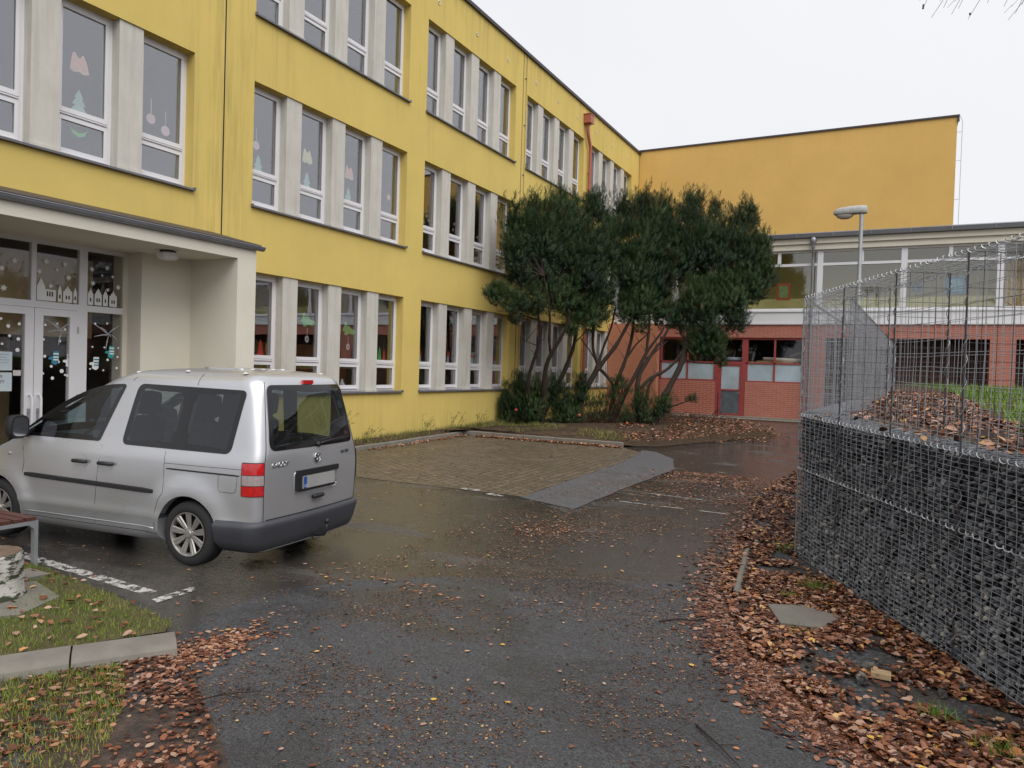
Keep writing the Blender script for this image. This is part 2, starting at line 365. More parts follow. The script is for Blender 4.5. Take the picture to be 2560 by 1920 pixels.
mx = nt.nodes.new('ShaderNodeMix'); mx.data_type = 'RGBA'; mx.inputs[0].default_value = .97          # the cloud sheet hides nearly all of the blue
sc10 = nt.nodes.new('ShaderNodeMix'); sc10.data_type = 'RGBA'; sc10.blend_type = 'MULTIPLY'; sc10.inputs[0].default_value = 1; sc10.inputs[7].default_value = (10,10,10,1)
nt.links.new(cr.outputs[0], sc10.inputs[6]); nt.links.new(sky.outputs[0], mx.inputs[6]); nt.links.new(sc10.outputs[2], mx.inputs[7])
nt.links.new(mx.outputs[2], bg.inputs[0]); nt.links.new(bg.outputs[0], wo.inputs[0])
vs = sc.view_settings; vs.view_transform = 'Standard'; vs.look = 'None'; vs.gamma = 1; vs.exposure = EXPO; vs.use_curve_mapping = False
sc.cycles.max_bounces = 7; sc.cycles.transparent_max_bounces = 14; sc.cycles.caustics_reflective = False; sc.cycles.caustics_refractive = False
sc.cycles.sample_clamp_indirect = 6

# ---------------------------------------------------------------- ground sheets
def sheet(name, poly, mat, lift, sub=None):
    b = MB(); b.poly([(x, y, gz(y)+lift) for x, y in poly]); o = b.build(name, mat, recalc=False)
    if o.data.polygons[0].normal.z < 0: o.data.flip_normals()
    return struct(o)
def rag(poly, amp=.014, st=.12):
    out = []
    for i in range(len(poly)):
        a, c = Vector(poly[i]), Vector(poly[(i+1) % len(poly)]); n = max(1, int((c-a).length/st)); u = (c-a).normalized() if n else 0; nn = Vector((-u.y, u.x))
        for k in range(n): p = a.lerp(c, k/n)+nn*(random.uniform(-amp, amp)*.5+amp*sin(i*3+k*.7)*.5); out.append(tuple(p))
    return out
b = MB()
b.quad((-160,-7,gz(-7)), (160,-7,gz(-7)), (160,60,gz(60)), (-160,60,gz(60))); b.mi = 1; b.quad((-160,-160,gz(-120)), (160,-160,gz(-120)), (160,-7,gz(-7)), (-160,-7,gz(-7))); b.mi = 0; b.quad((-160,60,gz(60)), (160,60,gz(60)), (160,300,gz(60)), (-160,300,gz(60)))
g_ = struct(b.build('ground', [M['asph_old'], M['lot']], recalc=False))
path = [(-4.42,3.46),(-4.78,4.05),(-4.80,4.7),(-4.42,5.35),(-4.0,5.75),(-3.61,6.0),(-3.0,6.35),(-2.44,6.62),(-1.9,6.95),(-1.26,7.2),(-1.0,6.1),(-.2,4.5),(1.0,3.0),(2.4,-3),(-1.5,-6),(-2.2,0),(-2.6,2.2),(-3.3,2.88),(-4.1,3.35)]
sheet('asphalt_path', rag(path, .03), M['asph_new'], .004)
sheet('paved_parking', [(-10.45,10.05),(-5.0,10.05),(-5.0,14.6),(-5.2,16.6),(-5.9,17.28),(-10.45,17.28)], M['setts'], .004)
sheet('asphalt_patch', rag([(-4.98,9.95),(-3.95,9.6),(-3.9,12),(-3.8,14.3),(-4.25,15.9),(-4.95,16.9),(-5.3,17.0),(-5.18,16.4),(-4.98,14.6)]), M['asph_patch'], .008)
sheet('leafy_verge', [(-1.69,15.5),(-1.9,12.3),(-1.62,9.6),(-1.48,8.1),(-1.30,6.9),(-1.05,6.1),(-.85,5.5),(-.55,5.05),(-.31,4.7),(.0,4.4),(.5,3.9),(1.3,3.0),(2.6,1.0),(4.2,-1.),(5.0,0),(1.9,3.6),(.76,5.5),(-.8,8.7),(-.6,20.5),(-1.3,20.6)], M['gravel'], .008)
sheet('side_verge', [(-9.5,-2.2),(-2.2,-2.2),(-1.9,1.2),(-2.7,2.5),(-3.35,2.92),(-3.76,3.15),(-4.13,3.35),(-4.45,3.46),(-7.6,-.6)], M['dirt'], .012)
lawn_poly = [(-5.35,2.5),(-4.68,3.62),(-4.80,3.76),(-5.71,3.94),(-6.67,4.07),(-7.13,4.11),(-9.5,4.16),(-11,4.0),(-9.5,-.8),(-7.8,-.8)]
sheet('lawn_strip', lawn_poly, M['lawn'], .035)
def strip(name, p0, p1, w, mat, lift):
    a = Vector(p0); d = (Vector(p1)-a).normalized(); n = Vector((-d.y, d.x))*w/2; e = Vector(p1)
    return sheet(name, [tuple(a-n), tuple(e-n), tuple(e+n), tuple(a+n)], mat, lift)
strip('bay_marking', (-9.2,4.40), (-5.62,4.20), .12, M['paint'], .005)
strip('bay_marking', (-5.40,4.06), (-5.40,4.48), .11, M['paint'], .009)
strip('bay_marking', (-6.1,10.12), (-5.75,10.08), .12, M['paint'], .010)
strip('bay_marking', (-5.52,9.93), (-5.22,9.84), .12, M['paint'], .013)
strip('bay_marking', (-3.6,10.52), (-1.95,10.48), .03, M['paint'], .012)
strip('bay_marking', (-3.4,11.42), (-2.5,11.34), .03, M['paint'], .013)
# planting bed between the building and the paving, raised behind its kerb
bed = [(-11,9.3),(-10.5,9.3),(-10.5,17.4),(-5.85,17.4),(-5.18,18.03),(-4.17,20.34),(-3.25,22.72),(-3.2,23.6),(-3.59,24.79),(-4.87,27.11),(-5.95,28.4),(-8.08,29.5),(-11,29.9)]
b = MB(); n = len(bed); cx, cy = -8.2, 22.
import itertools
hb = lambda x, y: .03 + (.09 if y < 17.3 else min(.16, .04+.10*max(0, 1-abs((x+8.5)/4.6))))
N = 26; V = {}
for i in range(N+1):
    for k in range(n*3):
        s_ = k/3; j = int(s_); f = s_-j; p = Vector(bed[j]).lerp(Vector(bed[(j+1) % n]), f)
        if p.y < 17.4: c_ = Vector((-10.75, p.y))
        else: c_ = Vector((cx, cy))
        q = c_.lerp(p, i/N); h = (.05 if p.y < 17.45 else .012) + .13*(1-(i/N)**2)*random.uniform(.85, 1.1)
        V[i,k] = len(b.v); b.v.append((q.x, q.y, gz(q.y)+h))
for i in range(N):
    for k in range(n*3):
        b.face((V[i,k], V[i,(k+1)%(n*3)], V[i+1,(k+1)%(n*3)], V[i+1,k]))
bo = struct(b.build('planting_bed', M['soil'], recalc=False, smooth=True))
if sum(p.normal.z for p in bo.data.polygons) < 0: bo.data.flip_normals()
sheet('apron', [(-11,29.3),(-2.5,29.3),(-2.5,30.5),(-11,30.5)], M['concrete'], .010)

# kerbs: lengths of stone are parts of one kerb each
def kerb(name, pts, w, h, label, L=1.0, mat='concrete', down=.2):
    root = thing(name, label, 'kerb', (pts[0][0], pts[0][1], gz(pts[0][1])))
    for a, c in zip(pts[:-1], pts[1:]):
        a = Vector(a); c = Vector(c); n = max(1, round((c-a).length/L)); d = (c-a)/n; u = d.normalized(); nn = Vector((-u.y, u.x))
        for i in range(n):
            p, q = a+d*i+u*.006, a+d*(i+1)-u*.006; m = MB(); rv = min(.10, w*.38); prof = [(-w/2, -down), (-w/2, h-rv*.75), (-w/2+rv*.18, h-rv*.30), (-w/2+rv*.55, h-rv*.08), (-w/2+rv, h), (w/2-.02, h), (w/2, h-.02), (w/2, -down)]
            ring = []
            for e in (p, q):
                j = random.uniform(-.004, .004)
                ring.append([(e.x+nn.x*s_-root.location.x, e.y+nn.y*s_-root.location.y, gz(e.y)+z+j-root.location.z) for s_, z in prof])
            k = len(m.v); m.v += ring[0]+ring[1]; np_ = len(prof)
            for s_ in range(np_-1): m.face((k+s_, k+s_+1, k+np_+s_+1, k+np_+s_))
            m.face(range(k, k+np_)); m.face([k+np_+s_ for s_ in range(np_)][::-1])
            m.build('kerb_stone', M[mat], root)
    return root
kerb('bed_kerb', [(-10.47,9.4),(-10.47,17.34)], .07, .10, 'thin dark concrete kerb running along the foot of the yellow facade')
kerb('bed_kerb', [(-10.43,17.34),(-5.88,17.34)], .07, .12, 'thin dark concrete kerb across the front of the yew bed')
kerb('lawn_kerb', [(-6.55,.35),(-4.40,3.50)], .30, .085, 'broad worn grey concrete kerb at the edge of the foreground grass', .62, 'concretelight')
kerb('edging_stone', [(-1.40,8.5),(-1.21,6.84)], .065, .05, 'narrow concrete edging lying in the leaves beside the path', .85, 'concretelight')
o = MB().poly([(-.90,6.56,gz(6.5)+.065),(-.65,6.70,gz(6.5)+.06),(-.33,6.60,gz(6.5)+.05),(-.44,6.22,gz(6.5)+.045),(-.74,6.14,gz(6.5)+.055)]);
top = list(o.v); k = len(top); o.v += [(x*1.0, y, gz(6.4)-.02) for x, y, z in top]
for i in range(k): j = (i+1) % k; o.face((i, j, k+j, k+i))
tag(o.build('concrete_slab', M['concretelight']), 'broken flat concrete slab lying among the fallen leaves', 'slab')

# retained terrace behind the gabions
b = MB(); A = [(-.55,9.0),(3.1,2.0),(5.5,-4),(60,-4),(60,30.4),(0.,30.4),(-.35,20.9)]
zt = lambda x, y: 1.40 + max(0, (y-6))*.0145
top = [(x, y, zt(x, y)) for x, y in A]; k = len(top); b.v = top + [(x, y, -.6) for x, y, z in top]; b.face(range(k))
for i in range(k): j = (i+1) % k; b.face((i, k+i, k+j, j))
struct(b.build('terrace', M['soil']))
# ---------------------------------------------------------------- the yellow school wing
FX = -11.0; YW0, YW1, ZT = 2.0, 33.4, 12.14  # unseen near end of the wing cut short so the van mirrors no yellow wall
sch = thing('school_building', 'three storey yellow school wing with rows of deep set white windows', 'building', (FX, 12, 0))
def S(m, name, mat, **k):
    o = m.build(name, mat, None, **k); o.parent = sch; o.matrix_parent_inverse = Matrix.Translation((-FX, -12, 0)); return o
def wall_cells(m, yb, zb, holes, X, flip=False):
    ys = sorted(set(yb + [h[0] for h in holes] + [h[1] for h in holes])); zs = sorted(set(zb + [h[2] for h in holes] + [h[3] for h in holes]))
    for y0, y1 in zip(ys[:-1], ys[1:]):
        for z0, z1 in zip(zs[:-1], zs[1:]):
            c, d = (y0+y1)/2, (z0+z1)/2
            if any(h[0] < c < h[1] and h[2] < d < h[3] for h in holes): continue
            m.quad((X,y0,z0), (X,y1,z0), (X,y1,z1), (X,y0,z1))
OY = [3.93, 10.21, 15.92, 21.65, 27.40]; OW = 4.94
FL = [(1.27, 3.62), (4.87, 7.22), (8.48, 10.85)]
op = []
for fi, (z0, z1) in enumerate(FL):
    for y0 in OY:
        if fi == 0 and y0 < 5: continue
        op.append((y0, y0+OW, z0, z1))
door = (3.2, 7.93, -.3, 3.62)
m = MB(); holes = op + [door]
wall_cells(m, [YW0, YW1], [.34, ZT], holes, FX)
for (y0, y1, z0, z1) in op:
    X2 = FX-.34
    m.quad((FX,y0,z0),(X2,y0,z0),(X2,y0,z1),(FX,y0,z1)); m.quad((FX,y1,z0),(FX,y1,z1),(X2,y1,z1),(X2,y1,z0))
    m.quad((FX,y0,z1),(X2,y0,z1),(X2,y1,z1),(FX,y1,z1)); m.quad((FX,y0,z0),(FX,y1,z0),(X2,y1,z0),(X2,y0,z0))
m.quad((FX,YW0,.34),(FX-13,YW0,.34),(FX-13,YW0,ZT),(FX,YW0,ZT)); m.quad((FX,YW1,.34),(FX,YW1,ZT),(FX-13,YW1,ZT),(FX-13,YW1,.34))
m.quad((FX-13,YW0,-.5),(FX-13,YW1,-.5),(FX-13,YW1,ZT),(FX-13,YW0,ZT))
S(m, 'wall', M['yellow'])
m = MB()
m.box(FX-.2, FX-.03, 9.3, YW1, -.6, .345); m.box(FX-12.9, FX-.03, YW0+.03, YW0+.2, -.6, .345)
S(m, 'plinth', M['plinth'])
m = MB(); m.box(FX-13.1, FX+.07, YW0-.1, YW1, ZT, ZT+.035); m.box(FX+.045, FX+.075, YW0-.1, YW1, ZT-.07, ZT+.03); S(m, 'roof_edge', M['darktrim'])
# inside: floors, back wall and a partition per room, so the panes look into real rooms
m = MB()
for z in (.05, 3.95, 4.05, 7.55, 7.65, 11.2): m.quad((FX-.36,YW0+.1,z),(FX-6.5,YW0+.1,z),(FX-6.5,YW1-.1,z),(FX-.36,YW1-.1,z))
S(m, 'floor_slab', M['roomfloor'])
m = MB(); m.quad((FX-6.5,YW0+.1,-.3),(FX-6.5,YW1-.1,-.3),(FX-6.5,YW1-.1,11.2),(FX-6.5,YW0+.1,11.2))
for y in (3.4, 9.55, 15.5, 21.3, 27.): m.box(FX-6.4, FX-.36, y-.06, y+.06, 0, 11.2)
wall_cells(m, [YW0+.1, YW1-.1], [0., 11.2], holes, FX-.342)
S(m, 'room_wall', M['room'])
for q_ in ((FX-2.2, FX-2.1, 17.2, 21.0, 4.9, 7.4), (FX-2.0, FX-1.9, 11.2, 15.3, .2, 2.35)): m = MB(); m.box(*q_); S(m, 'room_screen', M['roomorange'])

# expansion joints, conductor, insulation caps, downpipe
for (y, z0) in ((9.51, 3.9), (21.33, .35), (YW1-.023, 3.9)): m = MB(); m.box(FX-.02, FX+.004, y-.012, y+.012, z0, ZT); S(m, 'expansion_joint', M['dark'])
m = MB(); m.tube([(FX+.03,21.5,.5),(FX+.03,21.5,ZT)], .006, 5)
for z in (1.9, 3.4, 5, 6.6, 8.2, 9.8, 11.3): m.box(FX, FX+.04, 21.44, 21.51, z, z+.012)
S(m, 'lightning_conductor', M['darktrim'])
for y in (10.3, 12.3, 14.3, 16.36, 18.36, 20.25, 22.27, 24.09, 25.89, 27.8, 29.72, 31.54):
    m = MB(); prof = [(.032,.0),(.050,.004),(.060,.012),(.056,.018),(.036,.016),(.034,.002)]
    m.lathe(prof, 14, 'x', (FX, y, 11.45)); S(m, 'vent_cap', M['cream'], smooth=True)
pp = thing('downpipe', 'terracotta red rainwater pipe with a square hopper on the yellow facade', 'downpipe', (FX, 27.1, 0))
def P(m, name, mat, **k):
    o = m.build(name, mat, None, **k); o.parent = pp; o.matrix_parent_inverse = Matrix.Translation((-FX, -27.1, 0)); return o
m = MB(); m.box(FX+.01, FX+.30, 26.45, 26.79, 11.42, 11.74); m.box(FX+.0, FX+.32, 26.43, 26.81, 11.74, 11.77); m.box(FX+.07, FX+.2, 26.55, 26.69, 11.36, 11.42); P(m, 'hopper', M['pipe'])
m = MB(); m.tube([(FX+.13,26.62,11.40),(FX+.13,26.62,11.15),(FX+.125,26.68,10.98),(FX+.12,26.88,10.72),(FX+.12,26.96,10.55),(FX+.12,26.97,10.3),(FX+.12,26.97,.25)], .062, 12); P(m, 'pipe', M['pipe'], angle=60)
for z in (9.6, 7.3, 5., 2.7, .9):
    m = MB(); m.lathe([(.066,z),(.072,z),(.072,z+.04),(.066,z+.04)], 12, 'z', (FX+.12, 26.97, 0)); m.box(FX, FX+.06, 26.955, 26.985, z+.01, z+.03); P(m, 'bracket', M['pipe'])

# piers between the windows
PO = [(.88, 1.29), (2.23, 2.65), (3.56, 3.98)]; WO = [0, 1.29, 2.65, 3.98]
pier0 = {}
for (y0, y1, z0, z1) in op:
    for (a, c) in PO:
        key = round(z1-z0, 3)
        if key not in pier0:
            m = MB(); m.box(-.30, -.028, 0, .415, .055, z1-z0-.002); m.box(-.30, .0, -.012, .427, .0, .055)
            q = m.build('pier', M['pier']); pier0[key] = q.data; bpy.data.objects.remove(q)
        o = link('pier', pier0[key], sch); o.location = (0, y0+a-12, z0)
# sills
for (y0, y1, z0, z1) in op:
    m = MB(); m.prism([(0,0,.0),(.32,0,-.012),(.375,0,-.018),(.375,0,-.052),(.362,0,-.052),(.362,0,-.03),(0,0,-.03)], (0, OW+.04, 0)); m.box(.30, .378, -.004, .010, -.05, .01); m.box(.30, .378, OW+.03, OW+.046, -.05, .01)
    o = m.build('sill', M['sill'], sch); o.location = (-.31, y0-.02-12, z0+.012)
# windows: frame with two panes
def win_meshes(W, H, zt=(.54, .74)):
    m = MB(); t = .06; d = .075
    m.box(-d, 0, 0, t, 0, H); m.box(-d, 0, W-t, W, 0, H); m.box(-d, 0, t, W-t, 0, t); m.box(-d, 0, t, W-t, H-t, H); m.box(-d, .0, t, W-t, zt[0]+.08, zt[1]-.07)
    s = .055
    for (z0, z1) in ((t+.004, zt[0]+.076), (zt[1]-.066, H-t-.004)):
        x0, x1 = -.06, .016
        m.box(x0, x1, t+.004, t+.004+s, z0, z1); m.box(x0, x1, W-t-.004-s, W-t-.004, z0, z1); m.box(x0, x1, t+.004+s, W-t-.004-s, z0, z0+s+.015); m.box(x0, x1, t+.004+s, W-t-.004-s, z1-s-.005, z1)
    m.box(.0, .03, .07, W-.07, zt[0]+.098, zt[0]+.112); m.box(.0, .03, .07, W-.07, .052, .064)
    fr = m.build('window', M['white'])
    p1 = MB(); p1.box(-.022, -.010, t+s, W-t-s, .05+s+.02, zt[0]+.03); p1 = p1.build('pane', M['glass'])
    p2 = MB(); p2.box(-.022, -.010, t+s, W-t-s, zt[1]-.01, H-t-s); p2 = p2.build('pane', M['glass'])
    g = MB(); k = .008
    for (z0, z1) in ((.05+s+.02, zt[0]+.03), (zt[1]-.01, H-t-s)):
        y0, y1 = t+s, W-t-s
        g.box(-.010, -.004, y0, y0+k, z0, z1); g.box(-.010, -.004, y1-k, y1, z0, z1); g.box(-.010, -.004, y0, y1, z0, z0+k); g.box(-.010, -.004, y0, y1, z1-k, z1)
    g = g.build('gasket', M['black'])
    r = (fr.data, p1.data, p2.data, g.data)
    for o in (fr, p1, p2, g): bpy.data.objects.remove(o)
    return r
wm = {}
for (y0, y1, z0, z1) in op:
    for i, w0 in enumerate(WO):
        W = (.88, .94, .91, .96)[i]; H = z1-z0-.01; key = (W, round(H, 3))
        if key not in wm: wm[key] = win_meshes(W, H)
        fr = link('window', wm[key][0], sch); fr.location = (-.21, y0+w0-12, z0+.012)
        for d_, nm in ((1,'pane'), (2,'pane'), (3,'gasket')): link(nm, wm[key][d_], fr)

# entrance porch
zp = 3.62
m = MB(); m.box(-11.0, -9.88, 2.2, 9.28, zp, 3.84); m.box(-9.88, -9.86, 2.2, 9.28, zp, 3.80)   # slab with a rendered fascia
m.box(-10.999, -9.86, 8.88, 9.28, -.3, zp); m.box(-10.999, -9.86, 2.2, 2.6, -.3, zp)
m.box(-11.35, -10.99, 7.93, 8.88, -.3, zp-.001); m.box(-11.6, -10.99, 2.2, 7.93, zp-.001, zp+.1)
m.box(-11.6, -11.34, 7.85, 7.93, -.3, zp-.002)
S(m, 'porch', M['cream'])
m = MB(); m.prism([(-11.0,2.1,4.20),(-9.80,2.1,3.90),(-9.80,2.1,3.87),(-11.0,2.1,3.85)], (0, 7.24, 0)); S(m, 'porch_roof', M['darktrim'])
m = MB()
for k in range(58):
    y = 2.15+k*.122; x = -10.06+random.uniform(-.01,.01); m.prism([(x-.30,y,4.03),(x+.11,y,3.935),(x+.12,y,3.915),(x-.3,y,4.0)], (0,.112,0))
t_ = pm('clay_tile', (.17,.055,.035), .85, .4, 3, .4, 50, kind='Object'); M['tile'] = t_; S(m, 'roof_tiles', t_)
m = MB(); pr = [(-9.83+.065*cos(a)+.0, 3.865+.065*sin(a)) for a in [pi+i*pi/8 for i in range(9)]]
pts = [(x, 2.1, z) for x, z in pr] + [(x+(-.008 if x > -9.83 else .008), 2.1, z+.008) for x, z in pr[::-1]]
m.prism(pts, (0, 7.30, 0)); m.tube([(-9.765,2.1,3.868),(-9.765,9.40,3.868)], .009, 6); m.tube([(-9.90,2.1,3.872),(-9.90,9.40,3.872)], .007, 6); S(m, 'gutter', M['zinc'])
m = MB(); m.box(-11.0,-9.6,2.0,9.4,-.3,-.02); S(m, 'doorstep', M['concrete'])
# glazed entrance: frame grid, door leaves, panes
XG = -11.37
m = MB()
def bar(y0,y1,z0,z1,x0=XG-.05,x1=XG+.02): m.box(x0,x1,y0,y1,z0,z1)
bar(3.2,7.92,3.55,3.62); bar(3.2,7.92,2.60,2.70); bar(7.86,7.92,-.1,3.55); bar(7.10,7.26,-.1,2.6); bar(7.12,7.25,2.70,3.55); bar(6.40,6.47,2.70,3.55); bar(5.66,5.73,2.70,3.55); bar(4.92,4.99,2.7,3.55); bar(3.2,3.26,-.1,3.55); bar(7.26,7.86,-.1,.05); bar(5.02,5.18,-.1,2.6)
S(m, 'entrance_frame', M['white'])
def dleaf(y0, y1, hs):
    m = MB(); w = .125; x0, x1 = XG-.045, XG+.035
    m.box(x0,x1,y0,y0+w,-.08,2.595); m.box(x0,x1,y1-w,y1,-.08,2.595); m.box(x0,x1,y0+w,y1-w,2.49,2.595); m.box(x0,x1,y0+w,y1-w,-.08,.06)
    d = S(m, 'entrance_door', M['white'])
    h = MB(); yy = y1-.06 if hs > 0 else y0+.06; sgn = 1
    h.tube([(XG+.03,yy,.72),(XG+.10,yy,.72),(XG+.125,yy,.76),(XG+.125,yy,1.26),(XG+.10,yy,1.30),(XG+.03,yy,1.30)], .017, 10)
    ho = h.build('handle', M['white'], None, angle=50); ho.parent = d
    h = MB(); h.box(XG+.03, XG+.042, yy-.025 if hs>0 else yy-.02, yy+.02, .90, 1.10); h.lathe([(.018,XG+.042),(.018,XG+.052),(.0,XG+.052)], 10, 'x', (0,yy,1.05)); ho = h.build('lock_plate', M['galv'], None); ho.parent = d
    for z in (.25, 1.2, 2.25):
        h = MB(); ye = (y0+.0) if hs > 0 else y1; h.tube([(XG+.045,ye,z),(XG+.045,ye,z+.1)], .010, 8); ho = h.build('hinge', M['galv'], None); ho.parent = d
    g = MB(); g.box(XG-.01, XG+.0, y0+w, y1-w, .06, 2.49); ho = g.build('pane', M['glassdoor'], None); ho.parent = d
dleaf(5.66+.02, 6.44, 1); dleaf(6.45, 7.10, -1)
for (y0,y1,z0,z1) in ((3.26,4.92,2.7,3.55),(4.99,5.66,2.7,3.55),(5.73,6.40,2.7,3.55),(6.47,7.12,2.7,3.55),(7.25,7.86,2.7,3.55),(7.26,7.86,.05,2.6),(3.26,5.02,0,2.6),(5.18,5.68,-.05,2.6)):
    m = MB(); m.box(XG-.022, XG-.010, y0, y1, z0, z1); S(m, 'pane', M['glassdoor'])
m = MB(); m.box(XG+.02, XG+.045, 7.87, 7.91, 1.28, 1.42); m.box(XG+.02, XG+.04, 7.872, 7.908, 1.0, 1.24)
m.lathe([(.012,XG+.045),(.012,XG+.055),(0,XG+.056)], 10, 'x', (0,7.89,1.37)); S(m, 'doorbell', M['galv'])

m = MB(); m.box(XG-.75, XG-.70, 3.3, 7.8, 2.2, 3.5); m.box(XG-3.2, XG-3.1, 3.3, 7.8, -.1, 2.2); S(m, 'lobby_screen', pm('lobby_tan', (.85,.52,.28), .9, .35, 1.5))
# soffit lamp
lp = thing('soffit_lamp', 'white faceted ceiling lamp under the porch roof by the entrance', 'lamp', (-10.37, 7.93, zp))
m = MB(); m.lathe([(.0,-.001),(.12,-.001),(.12,-.035),(.0,-.035)], 6, 'z'); m.build('lamp_base', M['black'], lp)
m = MB(); m.lathe([(.0,-.035),(.15,-.036),(.165,-.06),(.15,-.12),(.11,-.145),(.0,-.15)], 6, 'z'); m.build('lamp_shade', M['white'], lp)

# ---------------------------------------------------------------- paper decorations on the panes
pc = {}
def paper(name, c):
    if c not in pc: pc[c] = pm('paper_'+str(len(pc)), c, .8, .05, 6)
    return pc[c]
def cut(name, pts, mat, Y, Z, X, label, cat, grp, th=.002, extra=None):
    """flat paper cut-out stuck behind/on a pane: outline in (y, z) round its own centre"""
    m = MB(); m.prism([(0, y, z) for y, z in pts], (th, 0, 0))
    o = m.build(name, mat, None, loc=(X, Y, Z)); tag(o, label, cat, grp)
    if extra:
        for (nm, pp_, mt) in extra:
            m = MB(); m.prism([(th, y, z) for y, z in pp_], (.0015, 0, 0)); m.build(nm, mt, o)
    return o
def circ(r, n=16, y=0, z=0, sy=1): return [(y+r*cos(2*pi*k/n)*sy, z+r*sin(2*pi*k/n)) for k in range(n)]
def star(r, n=6, q=.45): return [((r if k % 2 == 0 else r*q)*cos(pi*k/n+.3), (r if k % 2 == 0 else r*q)*sin(pi*k/n+.3)) for k in range(2*n)]
GX = FX-.21-.034
bell = [(-.14,-.11),(-.08,-.14),(0,-.115),(.07,-.14),(.15,-.11),(.12,.02),(.07,.14),(.045,.15),(.01,.09),(-.03,.10),(-.06,.16),(-.10,.15),(-.12,.05)]
ptree = [(-.14,-.17),(.14,-.17),(.06,-.06),(.11,-.06),(.04,.05),(.07,.05),(0,.18),(-.07,.05),(-.04,.05),(-.11,-.06),(-.06,-.06)]
pink, org, yel, grn, mint = (.92,.66,.68), (.95,.55,.42), (.92,.86,.50), (.16,.62,.16), (.42,.66,.60)
G_ = 'paper Christmas decorations on the classroom windows'
for (y, z, c, lb) in ((6.99,6.35,org,'salmon paper bells on the upper left window above the porch'), (11.92,6.26,yel,'pale yellow paper bells in a first floor window'), (13.27,6.25,org,'orange paper bells in a first floor window')):
    cut('paper_bells', [(a*1.05, b*1.0) for a, b in bell], paper('b', c), y, z, GX, lb, 'paper decoration', G_, extra=[('bell_rim', [(-.13,-.10),(-.08,-.125),(0,-.10),(.07,-.125),(.14,-.10),(.13,-.085),(.07,-.11),(0,-.085),(-.08,-.11),(-.125,-.085)], paper('r', (.8,.7,.6)))])
for (y, z, c, lb) in ((8.22,5.91,pink,'pink paper bauble on a ribbon, the higher of two above the porch'), (8.50,5.79,pink,'pink paper bauble on a ribbon, the lower of two above the porch'), (10.51,6.11,pink,'pink paper bauble beside a faint paper tree in the window by the facade joint'), (14.76,6.03,org,'small orange paper bauble low in a first floor window')):
    sy = 1. if c == pink else .8
    cut('paper_bauble', circ(.085*sy), paper('c', c), y, z, GX, lb, 'paper decoration', G_, extra=[('ribbon', [(-.009,.08),(.009,.08),(.009,.33),(-.009,.33)] if sy == 1 else [(-.009,.06),(.009,.06),(.009,.1),(-.009,.1)], paper('r', (.62,.48,.50)))])
for (y, z, lb) in ((7.01,5.80,'grey green paper tree below the salmon bells'), (10.60,5.78,'faint grey green paper tree below a pink bauble'), (11.95,5.78,'faint grey green paper tree below the yellow bells'), (13.29,5.76,'faint grey green paper tree below the orange bells')):
    cut('paper_tree', ptree, paper('t', mint), y, z, GX-.03, lb, 'paper decoration', G_)
cut('paper_wreath', [(-.13,.04),(-.09,-.05),(0,-.085),(.09,-.05),(.13,.04),(.07,.0),(0,-.02),(-.07,.0)], paper('g', grn), 7.0, 5.33, GX, 'bright green paper arc in the lower pane above the porch', 'paper decoration', G_)
branch = [(-.16,.02),(-.12,.16),(-.08,.20),(-.04,.10),(.02,.12),(.10,.04),(.20,.02),(.22,-.05),(.14,-.10),(.03,-.07),(-.06,-.13),(-.13,-.10),(-.10,-.03),(-.2,-.02)]
for (y, z, lb) in ((12.06,2.79,'green paper fir branch in the ground floor window nearest the porch side'), (13.40,2.68,'green paper fir branch in the third ground floor window from the porch')):
    cut('paper_branch', [(a*1.1, b*.95) for a, b in branch], paper('g', grn), y, z, GX-.02, lb, 'paper decoration', G_)
    cut('paper_bauble', circ(.075, 14, 0, 0, .8), paper('w', (.75,.75,.76)), y-.02, z-.38, GX, 'white oval paper bauble hanging under the %s green branch' % ('left' if y < 13 else 'right'), 'paper decoration', G_, extra=[('ribbon', [(-.006,.07),(.006,.07),(.006,.24),(-.006,.24)], paper('w', (.75,.75,.76))), ('drawing', circ(.035, 8, 0, 0, .6), paper('k', (.25,.25,.27)))])
cone = [(-.10,-.16),(.10,-.16),(.06,-.05),(.075,-.05),(.035,.06),(.05,.06),(0,.19),(-.05,.06),(-.035,.06),(-.075,-.05),(-.06,-.05)]
cut('paper_tree', cone, paper('r', (.85,.09,.06)), 10.74, 2.16, GX, 'red paper tree low in the ground floor window beside the porch pillar', 'paper decoration', G_)
cut('paper_tree', [(a*.9, b*1.0) for a, b in cone], paper('g', grn), 14.56, 2.17, GX, 'green paper tree low in the fourth ground floor window', 'paper decoration', G_)
cut('paper_tree', [(a*.7, b*.9) for a, b in cone], paper('r', (.85,.09,.06)), 14.74, 2.15, GX, 'small red paper tree beside a green one in the fourth ground floor window', 'paper decoration', G_)
for i, y in enumerate((16.30, 17.69, 19.0)):
    cut('paper_figure', [(-.07,-.16),(.07,-.16),(.05,.0),(.02,.06),(-.02,.06),(-.05,.0)], paper('w', (.60,.64,.66)), y-.02, 2.18, GX, ('paper figure with a red cap, nearest of three in the second bay', 'paper figure with a red cap, middle of three in the second bay', 'paper figure with a red cap, farthest of three in the second bay')[i], 'paper decoration', G_, extra=[('cap', [(-.06,.03),(.07,.03),(.06,.10),(-.02,.21)], paper('r', (.62,.10,.05)))])
for (y, z) in ((16.42,5.90),(16.52,5.80),(16.3,5.72),(17.75,5.78),(17.80,5.95),(19.1,5.8)):
    cut('paper_snowflake', star(.05), paper('w', (.7,.7,.74)), y, z, GX, 'small white paper snowflake on a first floor pane near the yew', 'paper decoration', 'paper snowflakes on the first floor panes')
